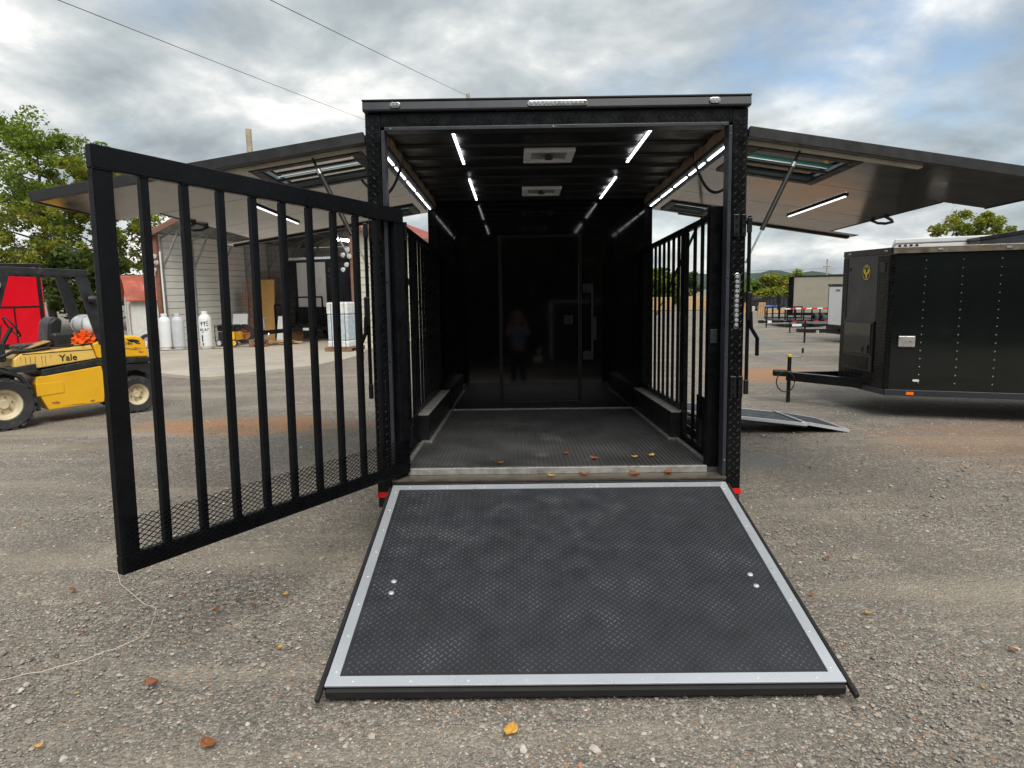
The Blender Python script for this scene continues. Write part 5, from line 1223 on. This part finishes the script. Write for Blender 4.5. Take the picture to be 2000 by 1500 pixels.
# far yard: dump trailers, lumber, tarp, coolers
for i, (x, y, l, lb) in enumerate(((16.9, 49.2, 1.75, 'black dump trailer with ribbed sides right beside the trailer post'), (18.75, 50.5, 2.3, 'black slatted dump trailer left of the tan trailer, behind the blue tarp'))):
    o = thing('dump_trailer', lb, 'trailer', (x, y, 0), rad(-4), 'black dump trailers in the far yard')
    B(0, l, 0, 3, .32, .9 if i else .72).build('box', 'charcoal_paint', o)
    for k in range(9): B(.02 + k * l / 9, .06 + k * l / 9, -.05, -.002, .33, .88 if i else .70).build('rib', 'black_paint', o)
    B(-.03, l + .03, -.07, .0, .905 if i else .725, .97 if i else .79).build('top_rail', 'black_paint', o)
    for x_ in (.4, 1.1): wheel(o, (x_, -.02, .24), (0, -1, 0), .24, .2, .13, lugs=0, rimm='rim_grey')
o = thing('lumber_stack', 'stack of yellow lumber boards below the blue tarp in the far yard', 'lumber', (16.3, 43.4, 0), rad(-5))
for k in range(3):
    for j in range(3): B(.02 * k, 1.75 - .03 * k, j * .32, .3 + j * .32, .05 + k * .085, .13 + k * .085).build('board', 'lumber', o)
for x in (.2, 1.4): B(x, x + .08, 0, .9, 0, .049).build('bearer', 'pallet_wood', o)
o = tag(MB().prism([(0, 0), (1.15, 0), (1.1, .22), (.55, .3), (.05, .24)], (17.3, 46, .0), (1, 0, 0), (0, 0, 1), (0, 1.0, 0)).build('tarp_bundle', 'blue_tarp', bevel=.03), 'bright blue tarp-covered bundle behind the lumber stack', 'tarp'); o.location.z = .14
o = thing('pallet', 'low wooden pallet carrying the blue tarp bundle', 'pallet', (17.3, 46, 0))
for k in range(3): B(.05, 1.1, k * .42, .1 + k * .42, 0, .10).build('runner', 'pallet_wood', o)
B(0, 1.15, -.02, 1.0, .101, .138).build('deck_board', 'pallet_wood', o)
for i, (x, c, lb) in enumerate(((17.85, 'red_paint', 'small red cooler on the ground beside the dump trailer'), (17.1, 'pale_seal', 'small yellowish bucket on the ground beside the dump trailer'))):
    o = thing('cooler' if i == 0 else 'bucket', lb, 'cooler' if i == 0 else 'bucket', (x, 48.0, 0)); B(-.16, .16, -.14, .14, 0, .28).build('body', c, o, bevel=.03); B(-.17, .17, -.15, .15, .281, .34).build('lid', 'white_plastic', o, bevel=.02)
for i, (x, lb) in enumerate(((14.3, 'upper-leaning brown plank bundle seen behind the taped rails'), (15.2, 'second brown plank bundle seen behind the taped rails'))):
    o = thing('plank_bundle', lb, 'lumber', (x, 41.5, 0), rad(10 * i))
    for k in range(3): MB().beam((k * .16, 0, .0), (k * .16 + .12, .1, .78), .13, .06, up=(0, 1, 0)).build('plank', 'wood_board', o)
# stack of pale lumber seen through the side railing
for i, (x, lb) in enumerate(((10.4, 'pale lumber pack seen low between the right railing bars'), (13.0, 'second pale lumber pack right of the first, behind the railing'))):
    o = thing('lumber_pack', lb, 'lumber', (x, 52, 0), rad(-2))
    for k in range(5): B(0, 2.0, 0, 1.0, .05 + k * .2, .24 + k * .2).build('board_layer', 'lumber', o)
    for xx in (.2, 1.7): B(xx, xx + .1, .02, .98, 0, .049).build('bearer', 'pallet_wood', o)
# trailer that is mirrored in the glossy partition, behind the photographer
o = thing('cargo_trailer', 'black cargo trailer with pale roof edge mirrored in the partition door', 'trailer', (1.0, -5.2, 0), rad(6))
B(0, 4.5, -2.2, 0, .45, 2.3).build('body', 'black_paint', o, bevel=.06); B(-.02, 4.52, -2.22, .02, 2.301, 2.37).build('roof_trim', 'aluminium_dull', o)
for x in (1.9, 2.7): wheel(o, (x, -.1, .34), (0, 1, 0), .34, .2, .19, lugs=0, rimm='rim_grey')
B(-.02, .06, -.1, .005, .5, 2.28).build('corner_guard', 'aluminium', o)

# ------------------------------------------------------------------ small things on the ground
def leaf(label, loc, size, m, rot, group, curl=.25, tilt=0.0):
    mb = MB(); n = 7
    for i in range(n + 1):
        t = i / n; wdt = size * .36 * math.sin(math.pi * min(1, t * .96 + .03)) ** .75
        for s in (-1, 0, 1):
            mb.v.append(((t - .5) * size, s * wdt, curl * size * (abs(s) * .55 + (2 * t - 1) ** 2 * .5) + .002))
    for i in range(n):
        for k in (0, 1): a = 3 * i + k; mb.f.append((a, a + 3, a + 4, a + 1))
    o = mb.build('fallen_leaf', m, smooth=True); o.location = loc; o.rotation_euler = (tilt, 0, rot)
    sm = o.modifiers.new('solid', 'SOLIDIFY'); sm.thickness = .0012
    return tag(o, label, 'leaf', group)
GL_ = 'fallen leaves on the gravel'
for x, y, s, m, lb in (
    (-.03, 2.58, .095, 'leaf_yellow', 'large yellow leaf on the gravel just below the ramp'),
    (-2.78, 4.02, .07, 'leaf_brown', 'brown leaf on the gravel left of the gate corner'),
    (-1.74, 2.98, .10, 'leaf_brown', 'curled red-brown leaf on gravel below the bend of the string'),
    (-1.41, 3.91, .06, 'leaf_yellow', 'pale yellow leaf between the gate and the ramp'),
    (-1.23, 3.29, .05, 'leaf_yellow', 'orange leaf nearest the left edge of the ramp'),
    (-1.55, 3.77, .05, 'leaf_brown', 'small brown leaf between string and ramp, below the gate'),
    (-1.27, 2.53, .11, 'leaf_brown', 'brown leaf at the bottom edge, left of the ramp foot'),
    (-1.97, 2.54, .05, 'leaf_yellow', 'small yellow leaf in the bottom left corner'),
    (-1.75, 3.72, .08, 'leaf_brown', 'dark brown leaf lying just right of the string'),
    (-2.39, 3.48, .05, 'leaf_brown', 'brown leaf left of the string near the frame edge'),
    (2.98, 6.58, .07, 'leaf_brown', 'orange-brown leaf on gravel in front of the side ramp'),
    (4.52, 6.59, .06, 'leaf_yellow', 'small leaf on the gravel in front of the V-nose trailer'),
    (2.10, 4.32, .06, 'leaf_brown', 'brown leaf on gravel right of the ramp, farthest of three'),
    (1.76, 3.79, .05, 'leaf_brown', 'small brown leaf beside the right edge of the ramp'),
    (1.97, 3.55, .05, 'leaf_yellow', 'orange leaf on gravel right of the ramp near its foot'),
    (2.48, 3.14, .06, 'leaf_brown', 'brown leaf on gravel in the bottom right corner')):
    leaf(lb, (x, y, .012), min(.085, s * .68) if s != .095 else .08, m, random.uniform(0, 6), GL_)
def onT(x, y, z): return TR @ Vector((x, y, z))
FLG = 'leaves on the trailer floor'
for x, y, z, s, m, lb in ((.19, .05, .506, .07, 'leaf_brown', 'leftmost brown leaf on the sill near the gate post'), (.55, .04, .506, .09, 'leaf_brown', 'long curled brown leaf on the trailer sill'), (.80, .08, .506, .08, 'leaf_brown', 'dark brown leaf on the sill nearest the right post'), (.30, .42, FZ + .004, .07, 'leaf_brown', 'brown leaf on the black floor mat'), (.76, .50, FZ + .004, .06, 'leaf_yellow', 'yellow leaf on the floor mat near the right railing'), (.62, .46, FZ + .004, .05, 'leaf_yellow', 'small yellowish leaf on the mat between two others'), (.1, .62, FZ + .004, .05, 'leaf_brown', 'small brown leaf farthest into the trailer'), (-.42, .30, FZ + .004, .05, 'leaf_brown', 'reddish leaf on the mat left of centre'), (-.05, .03, .506, .05, 'leaf_yellow', 'yellow leaf scrap on the sill left of centre')):
    leaf(lb, onT(x, y, z), s, m, random.uniform(-1, 1), FLG, .3)
pts = [(-2.76, 4.32), (-2.65, 4.28), (-2.53, 4.1), (-2.36, 3.94), (-2.22, 3.8), (-2.12, 3.75), (-2.08, 3.67), (-2.04, 3.55), (-2.02, 3.44), (-2.04, 3.37), (-2.1, 3.29), (-2.22, 3.17), (-2.34, 3.09), (-2.49, 3.02), (-2.7, 2.95)]
fine = []
for i in range(len(pts) - 1):
    for k in range(4):
        t = k / 4; fine.append((pts[i][0] * (1 - t) + pts[i + 1][0] * t + random.uniform(-.004, .004), pts[i][1] * (1 - t) + pts[i + 1][1] * t + random.uniform(-.004, .004), .018 + random.uniform(-.002, .003)))
tag(MB().path(fine, .0017, 6).build('string', 'string', smooth=True), 'pale thin string curling over the gravel below the gate', 'string')

# ------------------------------------------------------------------ the photographer, mirrored in the partition
def person():
    o = thing('person', 'person in grey-blue shirt and pale cap photographing, mirrored in the dark partition', 'person', (.02, -.02, 0))
    def skin(name, m, chain, parent, sub=2):
        """chain: dict of joint -> (co, radius); edges listed by joint pairs"""
        J, E, root = chain; ks = list(J); me = bpy.data.meshes.new(name)
        me.from_pydata([J[k][0] for k in ks], [(ks.index(a), ks.index(b)) for a, b in E], []); me.update(); me.materials.append(M[m])
        ob = put(name, me, parent); ob.modifiers.new('skin', 'SKIN').use_smooth_shade = True
        for i, k in enumerate(ks):
            sv = me.skin_vertices[0].data[i]; r = J[k][1]; sv.radius = r if isinstance(r, tuple) else (r, r); sv.use_root = (k == root)
        s_ = ob.modifiers.new('subsurf', 'SUBSURF'); s_.levels = sub; s_.render_levels = sub; return ob
    J = {'pelvis': ((0, -.40, .96), (.15, .11)), 'waist': ((0, -.40, 1.10), (.135, .10)), 'chest': ((0, -.41, 1.33), (.15, .11)), 'neck0': ((0, -.41, 1.47), .062), 'neck1': ((0, -.39, 1.56), .055),
         'head0': ((0, -.375, 1.64), (.072, .088)), 'head1': ((0, -.375, 1.73), (.078, .097)), 'head2': ((0, -.38, 1.80), (.06, .075))}
    E = [('pelvis', 'waist'), ('waist', 'chest'), ('chest', 'neck0'), ('neck0', 'neck1'), ('neck1', 'head0'), ('head0', 'head1'), ('head1', 'head2')]
    for s, t in ((-1, 'l'), (1, 'r')):
        J.update({t + 'sh': ((s * .185, -.41, 1.42), .062), t + 'el': ((s * .27, -.27, 1.31), .045), t + 'wr': ((s * .115, -.105, 1.72), .030), t + 'pa': ((s * .095, -.085, 1.785), (.036, .017)),
                  t + 'hip': ((s * .095, -.40, .90), .088), t + 'kn': ((s * .11, -.39, .50), .060), t + 'an': ((s * .115, -.41, .09), .042), t + 'to': ((s * .13, -.24, .045), (.045, .03))})
        E += [('chest', t + 'sh'), (t + 'sh', t + 'el'), (t + 'el', t + 'wr'), (t + 'wr', t + 'pa'), ('pelvis', t + 'hip'), (t + 'hip', t + 'kn'), (t + 'kn', t + 'an'), (t + 'an', t + 'to')]
        for k, (dz, ln) in enumerate(((.045, .052), (.025, .060), (.004, .058), (-.016, .046))):
            J[t + 'f%da' % k] = ((s * (.088 - .004 * k), -.060, 1.795 + dz * .8), .0085); J[t + 'f%db' % k] = ((s * (.088 - ln * .75), -.048, 1.795 + dz), .0075)
            E += [(t + 'pa', t + 'f%da' % k), (t + 'f%da' % k, t + 'f%db' % k)]
        J[t + 'tha'] = ((s * .075, -.095, 1.755), .010); J[t + 'thb'] = ((s * .045, -.082, 1.775), .0085); E += [(t + 'pa', t + 'tha'), (t + 'tha', t + 'thb')]
    skin('body', 'skin', (J, E, 'pelvis'), o)
    K = {'a': ((0, -.40, .93), (.165, .13)), 'b': ((0, -.40, 1.12), (.155, .125)), 'c': ((0, -.41, 1.33), (.172, .132)), 'd': ((0, -.41, 1.45), (.10, .085))}; F_ = [('a', 'b'), ('b', 'c'), ('c', 'd')]
    for s, t in ((-1, 'l'), (1, 'r')): K.update({t + '1': ((s * .185, -.41, 1.42), .078), t + '2': ((s * .245, -.31, 1.345), .070)}); F_ += [('c', t + '1'), (t + '1', t + '2')]
    skin('shirt', 'shirt', (K, F_, 'a'), o)
    K = {'a': ((0, -.40, .97), (.158, .122))}; F_ = []
    for s, t in ((-1, 'l'), (1, 'r')): K.update({t + '1': ((s * .095, -.40, .88), .10), t + '2': ((s * .11, -.39, .50), .076), t + '3': ((s * .115, -.41, .08), .066)}); F_ += [('a', t + '1'), (t + '1', t + '2'), (t + '2', t + '3')]
    skin('trousers', 'trousers', (K, F_, 'a'), o)
    for s in (-1, 1): MB().lathe([(0, -.15), (.04, -.13), (.05, -.05), (.048, .06), (.035, .12), (0, .13)], (s * .12, -.33, .045), (0, 1, 0), 14).build('shoe', 'trousers', o, smooth=True)
    MB().lathe([(.095, 0), (.097, .03), (.085, .075), (.05, .105), (0, .112)], (0, -.38, 1.755), (0, 0, 1), 20).build('cap', 'cap_white', o, smooth=True)
    MB().prism([(-.07, 0), (.07, 0), (.06, .055), (0, .075), (-.06, .055)], (0, -.295, 1.757), (1, 0, 0), (0, 1, 0), (0, 0, .008)).build('cap_peak', 'cap_white', o)
    MB().lathe([(.02, 0), (.014, .02), (0, .032)], (0, -.30, 1.665), (0, .8, -.3), 8).build('nose', 'skin', o, smooth=True)
    for s in (-1, 1):
        MB().lathe([(0, -.006), (.010, -.003), (.011, .003), (0, .008)], (s * .032, -.288, 1.695), (0, 1, 0), 10).build('eye', 'white_plastic', o, smooth=True)
        MB().lathe([(0, -.012), (.018, -.004), (.026, .004), (.01, .012), (0, .012)], (s * .086, -.385, 1.675), (s, 0, 0), 10).build('ear', 'skin', o, smooth=True)
    MB().path([(-.025, -.288, 1.622), (0, -.283, 1.619), (.025, -.288, 1.622)], .005, 6).build('mouth', 'red_roof', o)
    ph_ = B(-.078, .078, -.070, -.061, 1.755, 1.832).build('phone', 'phone', bevel=.004); ph_.location = (.02, -.02, 0)
    tag(ph_, 'dark phone held level in both hands, mirrored in the partition', 'phone')
person()
